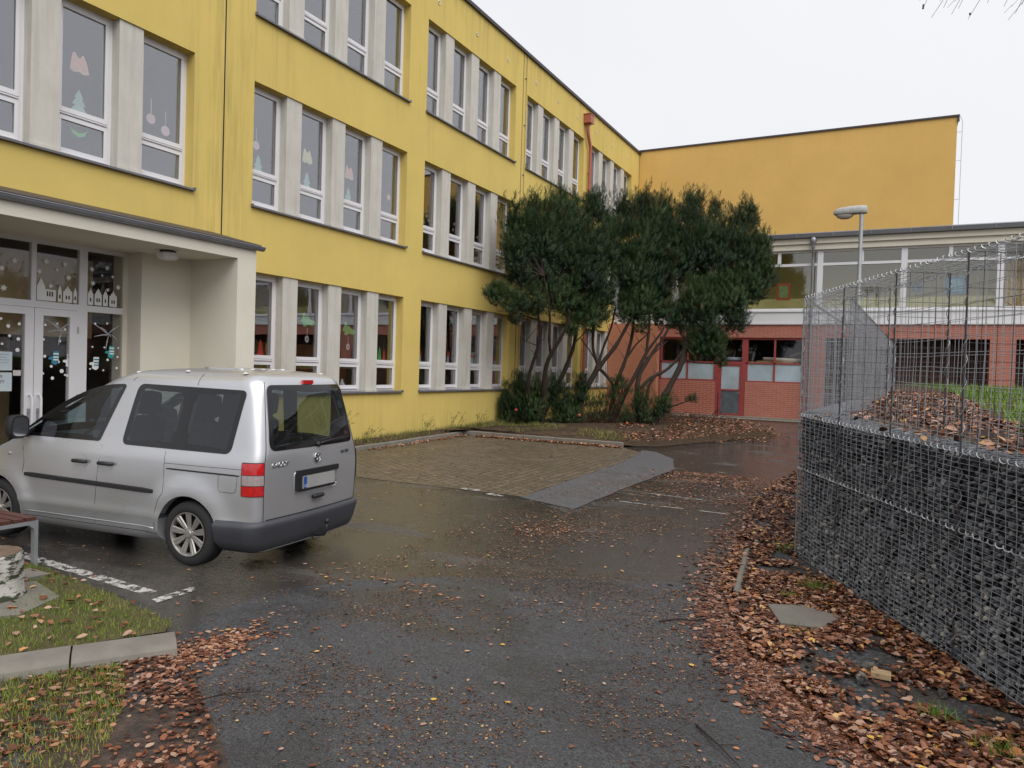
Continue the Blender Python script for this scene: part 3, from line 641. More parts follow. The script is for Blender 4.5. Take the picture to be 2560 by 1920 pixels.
tag(MB().lathe([(.0,0),(.075,0),(.08,.07),(.05,.14),(.03,.17),(.03,.22),(.0,.22)], 14).build('white_bottle', paper('w', (.75,.75,.76)), None, smooth=True, loc=(FX-.30,13.27,1.33)), 'squat white bottle standing inside a low ground floor pane', 'bottle')
# entrance stickers
EX = XG+.002; wht = pm('sticker_white', (.86,.85,.83), .7, .05, 9); blu = pm('sticker_blue', (.05,.24,.36), .7, .1, 9); tel = pm('sticker_teal', (.05,.34,.36), .7, .1, 9)
for i, (y, z, r) in enumerate(((6.17,3.25,.05),(6.0,3.12,.05),(6.03,2.84,.055),(6.62,3.30,.055),(6.90,3.30,.05),(6.52,3.14,.05),(6.96,3.10,.05),(6.69,2.94,.04),(7.33,3.28,.05),(7.58,3.33,.045),(7.68,3.20,.03),(7.35,3.06,.045),(7.78,3.04,.05),(7.6,2.98,.035),(6.78,3.2,.028),(7.5,3.2,.022))):
    cut('star_sticker', star(r*1.0, 6, .46), wht, y, z, EX, 'small white star sticker in the glass above the entrance doors', 'window sticker', 'star stickers above the entrance')
def house(y, w, h, kind, lb):
    H_ = h
    if kind == 0: o = [(0,0),(w,0),(w,H_*.62),(w*.5,H_),(0,H_*.62)]
    elif kind == 1: o = [(0,0),(w,0),(w,H_*.7),(w*.8,H_*.72),(w*.78,H_*.84),(w*.6,H_*.86),(w*.56,H_),(w*.44,H_),(w*.4,H_*.86),(w*.22,H_*.84),(w*.2,H_*.72),(0,H_*.7)]
    else: o = [(0,0),(w,0),(w,H_*.5),(w*.42,H_*.5),(w*.42,H_*.62),(w*.21,H_),(0,H_*.62)]
    wn = []; dk = pc.setdefault('dk', pm('sticker_window', (.05,.045,.04), .5))
    cols = 3 if w > .2 else (2 if w > .09 else 1)
    for k in range(cols):
        u = w*(.2+.6*(k+.5)/cols) if kind != 2 else w*(.5+.13*k+.05)
        wn.append(('window_cut', [(u-.011,H_*.2),(u+.011,H_*.2),(u+.011,H_*.42),(u-.011,H_*.42)], dk))
    cut('paper_house', o, wht, y, 2.715, EX, lb, 'window sticker', 'paper houses above the entrance', extra=wn)
house(6.49, .28, .34, 2, 'white paper church with a steeple in the glass above the doors'); house(6.80, .06, .26, 0, 'slim white paper tower to the right of the paper church')
house(6.88, .14, .25, 1, 'white paper gabled house between two slim paper towers'); house(7.04, .055, .25, 0, 'slim white paper tower beside the mullion above the doors')
house(7.27, .09, .26, 1, 'leftmost white paper house in the right top pane'); house(7.38, .12, .27, 0, 'white paper house with a pointed gable in the right top pane')
house(7.52, .085, .26, 1, 'narrow white paper house in the right top pane'); house(7.63, .13, .25, 1, 'rightmost white paper house in the right top pane')
mit = [(-.07,-.08),(.0,-.11),(.05,-.08),(.06,.10),(-.04,.10),(-.045,.02),(-.11,.01),(-.12,-.02),(-.06,-.035)]
for (y, z, mt, ln, lb) in ((6.78,1.86,blu,wht,'blue paper mitten on the right entrance door'), (7.00,1.82,wht,blu,'white striped paper mitten on the right entrance door'), (7.42,1.79,wht,blu,'white striped paper mitten on the fixed pane beside the door'), (7.68,1.98,tel,wht,'small teal paper mitten on the fixed pane beside the door')):
    cut('paper_mitten', [(a*.9, b*1.0) for a, b in mit], mt, y, z, EX, lb, 'window sticker', 'paper mittens on the entrance', extra=[('stripe', [(-.03,q),(.05,q),(.05,q+.022),(-.03,q+.022)], ln) for q in (-.04, .0, .05)])
m = MB()
for (y, z, r) in ((6.62,2.35,.02),(6.80,2.38,.016),(6.92,2.30,.018),(6.60,2.13,.018),(6.84,2.12,.022),(7.0,2.14,.016),(6.62,1.88,.024),(6.72,1.73,.022),(6.83,1.80,.02),(6.88,1.66,.032),(6.93,1.60,.016),(6.97,1.59,.022),(6.60,1.62,.018),(6.74,1.55,.026),(7.04,1.75,.02),(7.36,2.05,.016),(7.56,2.05,.014),(7.8,2.05,.016),(7.62,1.85,.022),(7.79,1.90,.018),(7.33,1.70,.014),(7.55,1.68,.016),(7.78,1.72,.02),(7.4,2.42,.02),(7.6,2.44,.018),(6.1,2.3,.026),(6.25,2.34,.024),(6.12,2.16,.022),(6.02,2.04,.018),(6.24,2.12,.026),(6.23,1.96,.03),(6.0,2.4,.02)):
    m.prism([(EX, y+a, z+c) for a, c in circ(r, 10)], (.002, 0, 0))
o = S(m, 'snow_dots', wht)
m = MB()
for (y, z, sc_) in ((6.80, 2.28, 1.), (7.56, 2.26, 1.1)):          # brushed snowy twigs painted on the glass
    for (a, c) in (((-.20,.16),(.10,-.03)),((-.16,-.04),(.10,.0)),((.02,-.02),(.22,.14)),((.06,-.02),(.02,-.22)),((-.06,.1),(.06,.0)),((.1,.0),(.2,-.08))):
        q0, q1 = Vector((EX+.001, y+a[0]*sc_, z+a[1]*sc_)), Vector((EX+.001, y+c[0]*sc_, z+c[1]*sc_))
        m.tube([q0, (q0+q1)/2+Vector((0,0,.012)), q1], [.004, .011, .006], 5)
S(m, 'snow_twigs', pm('painted_snow', (.42,.42,.44), .8, .3, 30))
# notices on the left leaf
fc = {}
def text(s_, size, mat, parent, loc, rot, ext=.0008, name='lettering', align='LEFT', shear=0, sx=1):
    c = bpy.data.curves.new('t', 'FONT'); c.body = s_; c.size = size; c.extrude = ext; c.align_x = align; c.shear = shear; c.resolution_u = 3
    o = bpy.data.objects.new('t', c); COL.objects.link(o); dg = bpy.context.evaluated_depsgraph_get(); me = bpy.data.meshes.new_from_object(o.evaluated_get(dg)); bpy.data.objects.remove(o)
    me.materials.clear(); me.materials.append(mat); q = link(name, me, parent, loc); q.rotation_euler = rot; q.scale = (sx, 1, 1); return q
ink = pm('ink', (.03,.035,.05), .8); inkl = pm('ink_pale', (.25,.32,.40), .8)
for i, (z0, z1, lb) in enumerate(((1.66,1.93,'upper white notice with pale lines of text on the left entrance door'), (1.36,1.63,'lower white notice with bold dark words on the left entrance door'))):
    m = MB(); m.box(0, .002, -.30, .0, 0, z1-z0); o = m.build('paper_notice', pm('notice', (.55,.62,.66), .8, .04, 3), None, loc=(EX, 6.16, z0)); tag(o, lb, 'notice')
    if i:
        for k, s_ in enumerate(('PROSÍME', 'ZAVÍREJTE', 'dveře')): text(s_, .052, ink, o, (.0025, -.275, .195-k*.072), (R(90),0,R(90)), sx=.72)
    else:
        for z, w in ((.225,.2),(.185,.19),(.145,.24),(.105,.21),(.065,.09)):
            y = -.27; m = MB()
            while y < -.27+w: q = random.uniform(.02,.05); m.box(.002, .0028, y, y+q, z, z+.010); y += q+.008
            m.build('text_line', inkl, o)
m = MB(); m.box(0, .002, 0, .11, 0, .08); tag(m.build('small_sticker', pm('stk', (.60,.54,.54), .8, .1, 20), None, loc=(EX, 6.175, 1.585)), 'small pale sticker beside the notices on the left entrance door', 'sticker')

# ---------------------------------------------------------------- orange sports hall
m = MB(); m.box(-40, 1.73, 33.4, 52, -.3, 12.2)
hall = thing('sports_hall', 'tall blank orange rendered hall rising behind the low pavilion', 'building', (-5, 33.4, 0))
def Hh(m, name, mat, par, off, **k):
    o = m.build(name, mat, None, **k); o.parent = par; o.matrix_parent_inverse = Matrix.Translation(-Vector(off)); return o
Hh(m, 'wall', M['orange'], hall, (-5,33.4,0))
m = MB(); m.box(-40.05, 1.80, 33.34, 52, 12.2, 12.27); m.box(1.73,1.80,33.34,33.42,12.0,12.2); Hh(m, 'roof_edge', M['darktrim'], hall, (-5,33.4,0))
m = MB(); m.tube([(1.90,33.38,2),(1.90,33.38,12.0),(1.80,33.38,12.25)], .010, 5)
for z in (3,5,7,9,10.5,11.6): m.tube([(1.73,33.42,z),(1.90,33.38,z)], .007, 4)
Hh(m, 'lightning_conductor', M['galv'], hall, (-5,33.4,0))
# ---------------------------------------------------------------- low pavilion: brick below, glazed gallery above
PY = 30.5
pv = thing('pavilion', 'low brick and glass pavilion joining the yellow wing to the hall', 'building', (0, PY, 0))
def V_(m, name, mat, par=None, **k):
    o = m.build(name, mat, None, **k); o.parent = par or pv
    if not par: o.matrix_parent_inverse = Matrix.Translation((0, -PY, 0))
    return o
M['brickL'] = brickmat('orange_brick', (.50,.20,.115), (.56,.25,.15), (.40,.18,.12), 1.2)
M['brickA'] = brickmat('red_brick_light_joint', (.40,.105,.068), (.46,.14,.09), (.52,.42,.36), 1.7)
M['brickB'] = brickmat('red_brick', (.39,.135,.095), (.46,.175,.13), (.50,.34,.28), 1.3)
m = MB(); m.box(-11.0, -8.86, 29.97, 30.4, -.2, 3.97); V_(m, 'brick_wall', M['brickL'])
m = MB(); m.box(-8.86, -6.53, PY-.02, PY+.3, -.2, 1.67); V_(m, 'brick_wall', M['brickA'])
m = MB(); m.box(-5.36, -3.18, PY-.02, PY+.3, -.2, 1.68); V_(m, 'brick_wall', M['brickB'])
m = MB(); m.box(-8.86, 26., PY-.06, PY+.3, 3.44, 3.965); m.box(-3.18, -2.45, PY-.06, PY+.5, -.2, 3.44)
for x in (2.84, 8.2, 13.6, 19., 24.5): m.box(x, x+.76, PY-.06, PY+.5, -.2, 3.44)
V_(m, 'brick_wall', M['brickB'])
m = MB(); m.box(-11, -2.5, PY-.45, PY-.02, -.2, .30); V_(m, 'plinth', M['concrete'])
m = MB(); m.box(-10.98, 26, PY-.10, PY+.3, 3.965, 4.47); m.box(-10.98, 26, PY-.14, PY+.05, 4.44, 4.50); m.box(-10.98, 26, PY-.115, PY, 3.96, 4.04); V_(m, 'sill_band', M['whiteband'])
# gallery glazing
m = MB(); x0, x1 = -10.98, 26.
m.box(x0, x1, PY-.07, PY+.05, 4.50, 4.58); m.box(x0, x1, PY-.07, PY+.05, 6.20, 6.30); m.box(x0, x1, PY-.07, PY+.05, 6.72, 6.80)
MX = [-10.9, -8.3, -5.55, -2.73, .10, 3.05, 5.9, 8.75, 11.6, 14.5, 17.4, 20.3, 23.2]
for x in MX: m.box(x-.10, x+.10, PY-.09, PY+.05, 4.58, 6.72)
for x in (-6.9, -4.22, -1.3, 1.55, 4.5, 7.3): m.box(x-.06, x+.06, PY-.08, PY+.05, 6.30, 6.72)
V_(m, 'gallery_frame', M['whiteband'])
M['gglass'] = glass_mat('gallery_glass', (.93,.95,.93), .09)
for a, c in zip(MX[:-1], MX[1:]):
    m = MB(); m.box(a+.1, c-.1, PY+.0, PY+.012, 4.58, 6.20); m.box(a+.1, c-.1, PY, PY+.012, 6.30, 6.72); V_(m, 'pane', M['gglass'])
m = MB(); m.box(-10.98, 26, PY-.20, PY+.3, 6.80, 7.02); m.box(-10.98, 26, PY-.28, PY+.3, 7.02, 7.22); V_(m, 'fascia', M['cream'])
m = MB(); m.prism([(-10.98,PY-.42,7.24),(-10.98,PY-.46,7.38),(-10.98,PY-.30,7.44),(-10.98,33.4,7.66),(-10.98,33.4,7.2),(-10.98,PY-.2,7.22)], (37,0,0)); V_(m, 'roof', M['zinc'])
m = MB()
for k in range(26): x = -8.7+k*1.28; m.tube([(x,PY-.46,7.25),(x,PY-.475,7.38),(x,PY-.40,7.42)], .012, 5)
V_(m, 'gutter_bracket', M['galv'])
m = MB(); m.lathe([(.055,7.25),(.11,7.20),(.11,7.08),(.055,6.95)], 12, 'z', (-2.98,PY-.36,0)); m.tube([(-2.98,PY-.36,6.98),(-2.98,PY-.36,6.85),(-2.98,PY-.22,6.6),(-2.98,PY-.20,6.4),(-2.98,PY-.20,.4)], .055, 10); V_(m, 'rainwater_pipe', M['zinc'], angle=50)
# interior of the gallery
m = MB(); m.quad((x0,PY+2.6,3.9),(x1,PY+2.6,3.9),(x1,PY+2.6,7.2),(x0,PY+2.6,7.2)); m.quad((x0,PY+.3,3.98),(x1,PY+.3,3.98),(x1,PY+2.6,3.98),(x0,PY+2.6,3.98)); m.quad((x0,PY+.3,7.1),(x1,PY+.3,7.1),(x1,PY+2.6,7.1),(x0,PY+2.6,7.1)); m.box(x0,x1,PY+.9,PY+.95,3.99,5.05)
V_(m, 'gallery_room', pm('gallery_wall', (.80,.70,.33), .9, .05, 1))
m = MB(); m.box(3.25, 5.8, PY+.35, PY+.37, 4.5, 6.2)
for k in range(22): m.tube([(3.28+k*.117,PY+.34,4.5),(3.28+k*.117,PY+.34,6.2)], .03, 6)
V_(m, 'curtain', pm('tan_curtain', (.55,.38,.20), .9, .08, 3))
for (x, z, w, h, c1, c2, lb) in ((-4.05,5.25,.50,.66,(.42,.10,.05),(.20,.30,.12),'red framed child painting behind the gallery glass'), (1.75,5.36,.62,.62,(.05,.16,.28),(.15,.30,.40),'blue child painting behind the gallery glass'), (.55,5.3,.45,.4,(.16,.19,.18),(.07,.09,.09),'small dark picture behind the gallery glass')):
    p = thing('picture', lb, 'picture', (x, PY+.10, z)); m = MB(); m.box(-w/2, w/2, 0, .02, -h/2, h/2); m.build('picture_frame', pm('pic', c1, .8, .2, 5), p); m = MB(); m.box(-w*.32, w*.32, -.004, 0, -h*.34, h*.34); m.build('artwork', pm('art', c2, .8, .7, 9), p)
# ground floor glazing in red frames
m = MB(); F0, F1 = PY-.0, PY+.09
def fb(xa, xb, za, zb): m.box(xa, xb, F0, F1, za, zb)
for xa, xb in ((-8.86,-6.53), (-5.36,-3.18)):
    fb(xa, xb, 1.675, 1.73); fb(xa, xb, 3.36, 3.44); fb(xa, xb, 2.40, 2.46); fb(xa, xa+.08, 1.73, 3.36); fb(xb-.08, xb, 1.73, 3.36); c = (xa+xb)/2; fb(c-.035, c+.035, 1.73, 3.36)
fb(-6.53,-6.38,.2,3.44); fb(-5.51,-5.36,.2,3.44); fb(-6.38,-5.51,2.36,2.48); fb(-6.38,-5.51,3.36,3.44)
V_(m, 'red_frame', M['redpaint'])
dr = MB(); dr.box(-6.38,-6.30,F0+.01,F1-.02,.30,2.36); dr.box(-5.59,-5.51,F0+.01,F1-.02,.30,2.36); dr.box(-6.30,-5.59,F0+.01,F1-.02,.30,.39); dr.box(-6.30,-5.59,F0+.01,F1-.02,2.29,2.36); dr.box(-6.30,-5.59,F0+.01,F1-.02,1.30,1.36); dr = V_(dr, 'red_door', M['redpaint'])
m = MB(); m.box(-6.30,-5.59,PY+.03,PY+.04,1.36,2.29); V_(m, 'door_panel', M['frost'], dr)
m = MB(); m.box(-6.30,-5.59,PY+.03,PY+.04,.39,1.30); V_(m, 'door_panel', pm('dark_panel', (.10,.12,.14), .4, .5, 4), dr)
m = MB(); m.tube([(-5.55,PY-.0,1.22),(-5.55,PY-.05,1.22),(-5.64,PY-.05,1.22)], .010, 6); V_(m, 'handle', M['galv'], dr)
for xa, xb in ((-8.78,-7.73),(-7.66,-6.61),(-5.28,-4.305),(-4.235,-3.26)):
    m = MB(); m.box(xa, xb, PY+.03, PY+.04, 1.73, 2.40); V_(m, 'frosted_pane', M['frost'])
    m = MB(); m.box(xa, xb, PY+.03, PY+.04, 2.46, 3.36); V_(m, 'pane', M['glassdoor'])
m = MB(); m.box(-6.38,-5.51,PY+.03,PY+.04,2.48,3.36); V_(m, 'pane', M['glassdoor'])
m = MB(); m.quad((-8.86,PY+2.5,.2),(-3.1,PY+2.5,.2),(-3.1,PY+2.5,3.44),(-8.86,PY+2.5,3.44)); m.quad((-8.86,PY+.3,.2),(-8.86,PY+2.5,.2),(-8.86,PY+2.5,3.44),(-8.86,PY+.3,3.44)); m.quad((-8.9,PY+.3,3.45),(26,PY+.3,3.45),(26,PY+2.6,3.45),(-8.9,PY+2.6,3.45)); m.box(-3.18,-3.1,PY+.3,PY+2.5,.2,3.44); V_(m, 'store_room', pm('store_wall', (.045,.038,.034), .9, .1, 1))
tag(MB().box(-5.3,-3.6,PY+.25,PY+.75,2.36,2.50).box(-5.0,-3.45,PY+.25,PY+.7,2.50,2.54).build('plank_stack', pm('plank', (.40,.26,.13), .8, .25, 4)), 'stack of pale boards lying inside the window right of the red door', 'boards')
m = MB(); m.tube([(-4.75,PY+.35,2.62),(-3.35,PY+.42,2.58)], .07, 12); tag(m.build('rolled_mat', M['cream'], smooth=True), 'cream rolled mat on the boards behind the right red window', 'roll')
m = MB(); m.tube([(-3.75,PY+.4,2.72),(-3.22,PY+.5,2.95)], .06, 12); tag(m.build('paper_roll', M['concretelight'], smooth=True), 'pale roll leaning up at the right end of the red window', 'roll')
m = MB(); m.tube([(-6.18,PY+.3,2.58),(-5.55,PY+.3,2.58)], .085, 12); tag(m.build('paper_roll', M['frost'], smooth=True), 'white roll lying over the red door behind the glass', 'roll')
# recessed bays right of the brick pillar: lattice doors in the shade
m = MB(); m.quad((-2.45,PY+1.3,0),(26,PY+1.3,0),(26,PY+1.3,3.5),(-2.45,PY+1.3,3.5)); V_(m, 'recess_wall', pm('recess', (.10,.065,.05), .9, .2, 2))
m = MB()
for k in range(62): x = -2.4+k*.32; m.box(x, x+.05, PY+1.18, PY+1.22, .3, 3.3)
for z in (.6, 1.1, 1.6, 2.1, 2.6, 3.1): m.box(-2.4, 17.5, PY+1.22, PY+1.25, z, z+.05)
V_(m, 'lattice', pm('lattice_wood', (.16,.09,.07), .8, .25, 5)).__setitem__('kind', 'stuff')

# parasol stand by the door
st_ = thing('tripod_stand', 'small black tripod stand in the bed by the red pavilion door', 'stand', (-6.05, 28.8, gz(28.8)+.06))
m = MB(); m.tube([(0,0,.12),(0,0,.95)], .017, 8); m.build('pole', M['black'], st_)
for k in range(3): a = k*2.1+.4; m = MB(); m.tube([(0,0,.32),(.16*cos(a),.16*sin(a),.14),(.42*cos(a),.42*sin(a),.015)], .014, 6); m.build('leg', M['black'], st_)

# street lamp
LX, LY = -.96, 21.3; lz = gz(LY)
p_ = thing('street_lamp', 'grey street lamp with a flat boxy head above the wire cages', 'street lamp', (LX, LY, lz))
m = MB(); m.tube([(0,0,-.1),(0,0,1.2),(0,0,1.25),(0,0,6.24-lz)], [.07,.068,.052,.048], 14); m.build('pole', M['galv'], p_, angle=40)
hd = MB(); n = 14; rows = []
for (x, w, z0, z1) in ((.13,.07,6.24,6.40),(.10,.10,6.22,6.43),(-.05,.115,6.22,6.435),(-.26,.125,6.215,6.43),(-.50,.12,6.21,6.41),(-.64,.09,6.22,6.36),(-.68,.03,6.25,6.31)):
    c = (z0+z1)/2; h = (z1-z0)/2; r_ = []
    for k in range(n): a = 2*pi*k/n; ca, sa = cos(a), sin(a); r_.append((x, w*math.copysign(abs(ca)**.55, ca), c-lz+h*math.copysign(abs(sa)**.55, sa)))
    rows.append(len(hd.v)); hd.v += r_
for a, b_ in zip(rows[:-1], rows[1:]):
    for k in range(n): hd.face((a+k, a+(k+1) % n, b_+(k+1) % n, b_+k))
hd.face(range(rows[0], rows[0]+n)); hd.face(range(rows[-1], rows[-1]+n))
hd.build('lamp_head', pm('lamp_grey', (.42,.43,.42), .6, .3, 8), p_, angle=50)
m = MB(); prof = [(.0,-.115),(.06,-.108),(.11,-.07),(.135,-.02),(.14,.0)]; n = 16; base = len(m.v)
for r_, h in prof:
    for k in range(n): a = 2*pi*k/n; m.v.append((-.40+r_*1.6*cos(a), r_*.78*sin(a), 6.218-lz+h))
for i in range(len(prof)-1):
    for k in range(n): m.face((i*n+k, i*n+(k+1) % n, (i+1)*n+(k+1) % n, (i+1)*n+k))
m.build('lamp_glass', pm('lamp_bowl', (.45,.42,.36), .25, .1, 6), p_, smooth=True)

# ---------------------------------------------------------------- gabion wall with empty baskets on top
A = Vector((-.92, 8.64, 0)); dN = Vector((.4603, -.8877, 0)).normalized(); nB = Vector((.8877, .4603, 0)).normalized()     # along the face, and back into the terrace
zb = lambda s: gz(A.y+dN.y*s)-.05
zs_ = lambda s: 1.50-.03*s if s < 4 else 1.38
ztop = lambda s: 2.77+.018*s
LN = 6.2; TH = .44
gab = thing('gabion_wall', 'gabion wall of dark stone behind steel mesh with empty wire baskets on top', 'wall', (A.x, A.y, 0))
gi = Matrix.Translation((-A.x, -A.y, 0))
def G(m, name, mat, **k):
    o = m.build(name, mat, None, **k) if isinstance(m, MB) else m
    o.parent = gab; o.matrix_parent_inverse = gi; return o
def wires(m, lst, r=.0026):
    for a, b_ in lst:
        m.tube([a, b_], r, 3, cap=False)
def P3(s, b_, z): p = A+dN*s+nB*b_; return Vector((p.x, p.y, z))
wob = lambda s, z: .010*sin(s*5.1+z*3)+.008*sin(s*11.3-z*7)
# front panels, one per metre and course
for k in range(6):
    s0 = k*.97; s1 = min(LN, s0+.97)
    m = MB(); q = []
    n = 10
    for i in range(n+1):
        s = s0+(s1-s0)*i/n; q.append([P3(s, wob(s, z), z) for z in np.linspace(zb(s), zs_(s), 9)])
    for col_ in q: m.tube(col_, .0026, 3, cap=False)
    nz = 42
    for j in range(nz+1):
        f = j/nz; m.tube([P3(s0+(s1-s0)*i/6, wob(s0+(s1-s0)*i/6, zb(s0)+f*1.5)-.004, zb(s0+(s1-s0)*i/6)*(1-f)+zs_(s0+(s1-s0)*i/6)*f) for i in range(7)], .0023, 3, cap=False)
    G(m, 'mesh_panel', M['wire'])
    m = MB(); z0 = zs_(s0)
    for b_ in (0, TH):                                       # empty basket above: front and back panels
        for i in range(10):
            s = s0+.097*i; j_ = .006*random.uniform(-1, 1); m.tube([P3(s, b_+j_, zs_(s)), P3(s, b_-j_+.01, (zs_(s)+ztop(s))/2), P3(s, b_, ztop(s))], .0024, 3, cap=False)
        for i in range(13 if b_ == 0 else 11):
            f = i/(12 if b_ == 0 else 10); w_ = [(s0, 0), ((s0+s1)/2, random.uniform(-.012, .012)), (s1, 0)]
            m.tube([P3(s, b_+random.uniform(-.012,.012), zs_(s)*(1-f)+ztop(s)*f+d_) for s, d_ in w_], .0024, 3, cap=False)
    for i in range(10):
        s = s0+.097*i; m.tube([P3(s, 0, ztop(s)), P3(s, TH/2, ztop(s)-.012*random.random()), P3(s, TH, ztop(s)-.01)], .0024, 3, cap=False)
    for b_ in (.09, .18, .27, .36): m.tube([P3(s0, b_, ztop(s0)), P3((s0+s1)/2, b_, ztop(s0)-.015), P3(s1, b_, ztop(s1))], .0024, 3, cap=False)
    for b_ in (0, .1, .2, .3, TH): m.tube([P3(s0, b_, zs_(s0)+.01), P3(s1, b_, zs_(s1)+.01)], .0024, 3, cap=False)
    for i in range(10): s = s0+.097*i; m.tube([P3(s, 0, zs_(s)+.012), P3(s, TH, zs_(s)+.012)], .0024, 3, cap=False)
    G(m, 'empty_basket', M['wire'])
    m = MB()                                                 # partition and its double edge
    for zz in np.linspace(zs_(s0), ztop(s0), 12): m.tube([P3(s0, 0, zz), P3(s0, TH, zz)], .0024, 3, cap=False)
    for b_ in (.0, .11, .22, .33, TH): m.tube([P3(s0, b_, zs_(s0)), P3(s0, b_, ztop(s0))], .0028, 3, cap=False)
    for b_ in (-.004, TH): m.tube([P3(s0+.006, b_, zb(s0) if b_ < 0 else zs_(s0)), P3(s0, b_, zs_(s0)), P3(s0+.004, b_, ztop(s0))], .0065, 5, cap=False)
    G(m, 'partition', M['darktrim'] if k else M['wire'])
def helix(p, q, r, pitch, ph=0):
    L = (q-p).length; u = (q-p).normalized(); a = u.orthogonal().normalized(); c = u.cross(a); n = int(L/pitch*7)
    return [p+u*(L*i/n)+(a*cos(2*pi*i/7+ph)+c*sin(2*pi*i/7+ph))*r for i in range(n+1)]
for nm, p, q, r_, pt, mt in (('seam', P3(0,-.004,.93), P3(LN,-.004,.80), .016, .078, 'wirebright'), ('rim', P3(0,0,1.5), P3(LN,0,1.33), .017, .078, 'wirebright'), ('top', P3(0,0,2.775), P3(LN,0,2.88), .017, .075, 'wirebright'), ('back', P3(0,TH,2.765), P3(LN,TH,2.87), .015, .08, 'wire')):
    m = MB(); m.tube(helix(p, q, r_, pt), .0035, 4, cap=False); G(m, 'spiral_binder', M[mt])
for k in range(1, 6):
    s = k*.97; m = MB()
    for b_ in (0, TH): m.tube(helix(P3(s, b_, zs_(s) if b_ else 0), P3(s, b_, ztop(s)), .015, .16), .0032, 4, cap=False)
    G(m, 'spiral_binder', M['wire'])
# return wall running away along the path
RD = Vector((.035, 1, 0)).normalized(); RN = Vector((1, -.035, 0)).normalized(); RL = 12.2
def Q3(t_, b_, z): p = A+Vector((.02, .02, 0))+RD*t_+RN*b_; return Vector((p.x, p.y, z))
for k in range(12):
    t0, t1 = k*1.015, (k+1)*1.015; m = MB()
    for b_ in (0, TH):
        for i in range(11): t_ = t0+.1015*i; m.tube([Q3(t_, b_, zb(0) if b_ == 0 else 1.45), Q3(t_, b_+random.uniform(-.012,.012), 2.1), Q3(t_, b_, 2.76)], .0024, 3, cap=False)
        for z in np.arange(.0 if b_ == 0 else 1.5, 2.76, .10): m.tube([Q3(t0, b_, z), Q3((t0+t1)/2, b_+random.uniform(-.012,.012), z+random.uniform(-.01,.01)), Q3(t1, b_, z)], .0024, 3, cap=False)
    for i in range(10): t_ = t0+.1015*i; m.tube([Q3(t_, 0, 2.76), Q3(t_, TH, 2.75)], .0024, 3, cap=False); m.tube([Q3(t_, 0, 1.53), Q3(t_, TH, 1.53)], .0024, 3, cap=False)
    for b_ in (.1, .2, .3): m.tube([Q3(t0, b_, 2.755), Q3(t1, b_, 2.755)], .0024, 3, cap=False); m.tube([Q3(t0, b_, 1.535), Q3(t1, b_, 1.535)], .0024, 3, cap=False)
    for z in np.arange(1.5, 2.76, .1): m.tube([Q3(t0, 0, z), Q3(t0, TH, z)], .0024, 3, cap=False)
    for b_ in (.1, .2, .3): m.tube([Q3(t0, b_, 1.5), Q3(t0, b_, 2.76)], .0024, 3, cap=False)
    for b_ in (0, TH): m.tube([Q3(t0, b_, 1.45), Q3(t0, b_, 2.76)], .0055, 4, cap=False)
    G(m, 'empty_basket', M['wire'])
for b_ in (0, TH): m = MB(); m.tube(helix(Q3(0,b_,2.76), Q3(RL,b_,2.76), .015, .09), .0032, 4, cap=False); G(m, 'spiral_binder', M['wire'])
m = MB(); m.tube(helix(Q3(0,0,1.50), Q3(RL,0,1.50), .015, .09), .0032, 4, cap=False); m.tube(helix(P3(0,0,0), P3(0,0,2.77), .014, .16), .0032, 4, cap=False); G(m, 'spiral_binder', M['wire'])
# stones
bm = bmesh.new(); bmesh.ops.create_icosphere(bm, subdivisions=1, radius=1)
for v in bm.verts: v.co *= random.uniform(.72, 1.18); v.co.z *= .8
iv = [tuple(v.co) for v in bm.verts]; if_ = [[v.index for v in f.verts] for f in bm.faces]; bm.free()
pos = []; sc_ = []
for s in np.arange(.0, LN, .037):
    for z in np.arange(zb(s), zs_(s)-.01, .035):
        ss = s+random.uniform(-.02,.02); zz = z+random.uniform(-.018,.018); r_ = random.choice((.015,.018,.022,.025,.031)) * random.uniform(.8, 1.3)
        b_ = wob(ss, zz)+r_*.9+random.uniform(.004,.045); p = P3(ss, b_, zz); pos.append(tuple(p)); sc_.append((r_, r_, r_*random.uniform(.6,1)))
for s in np.arange(.0, LN, .05):
    for b_ in np.arange(.05, TH, .05): p = P3(s+random.uniform(-.02,.02), b_+random.uniform(-.02,.02), zs_(s)-.03+random.uniform(-.015,.02)); r_ = random.uniform(.02,.04); pos.append(tuple(p)); sc_.append((r_, r_, r_*.7))
n = len(pos); zz = np.array(pos)[:,2]
# paler stones low in the wall, darker ones above
rn = np.clip(rng.beta(1.6, 2.6, n)*1.0 + np.clip(.95-zz, -.3, .9)*.28 + .12*(vnoise(np.array(pos)[:, [1,2]]*1.0, 6)-.5), 0, 1)
G(scatter('stone_fill', iv, if_, rn, pos, rots(n, full=True), sc_, M['stone']), 'stone_fill', None)
pos = []; sc_ = []
for t_ in np.arange(.0, RL, .085):
    for b_ in np.arange(.03, TH, .07): r_ = random.uniform(.03,.05); pos.append(tuple(Q3(t_+random.uniform(-.03,.03), b_, 1.47+random.uniform(-.03,.015)))); sc_.append((r_, r_, r_*.7))
    for z in np.arange(.05, 1.45, .085): r_ = random.uniform(.03,.05); pos.append(tuple(Q3(t_+random.uniform(-.03,.03), .045+random.uniform(0,.03), z))); sc_.append((r_, r_, r_*.8))
n = len(pos); G(scatter('stone_fill', iv, if_, rng.beta(2, 2.4, n)*.8, pos, rots(n, full=True), sc_, M['stone']), 'stone_fill', None)
m = MB()
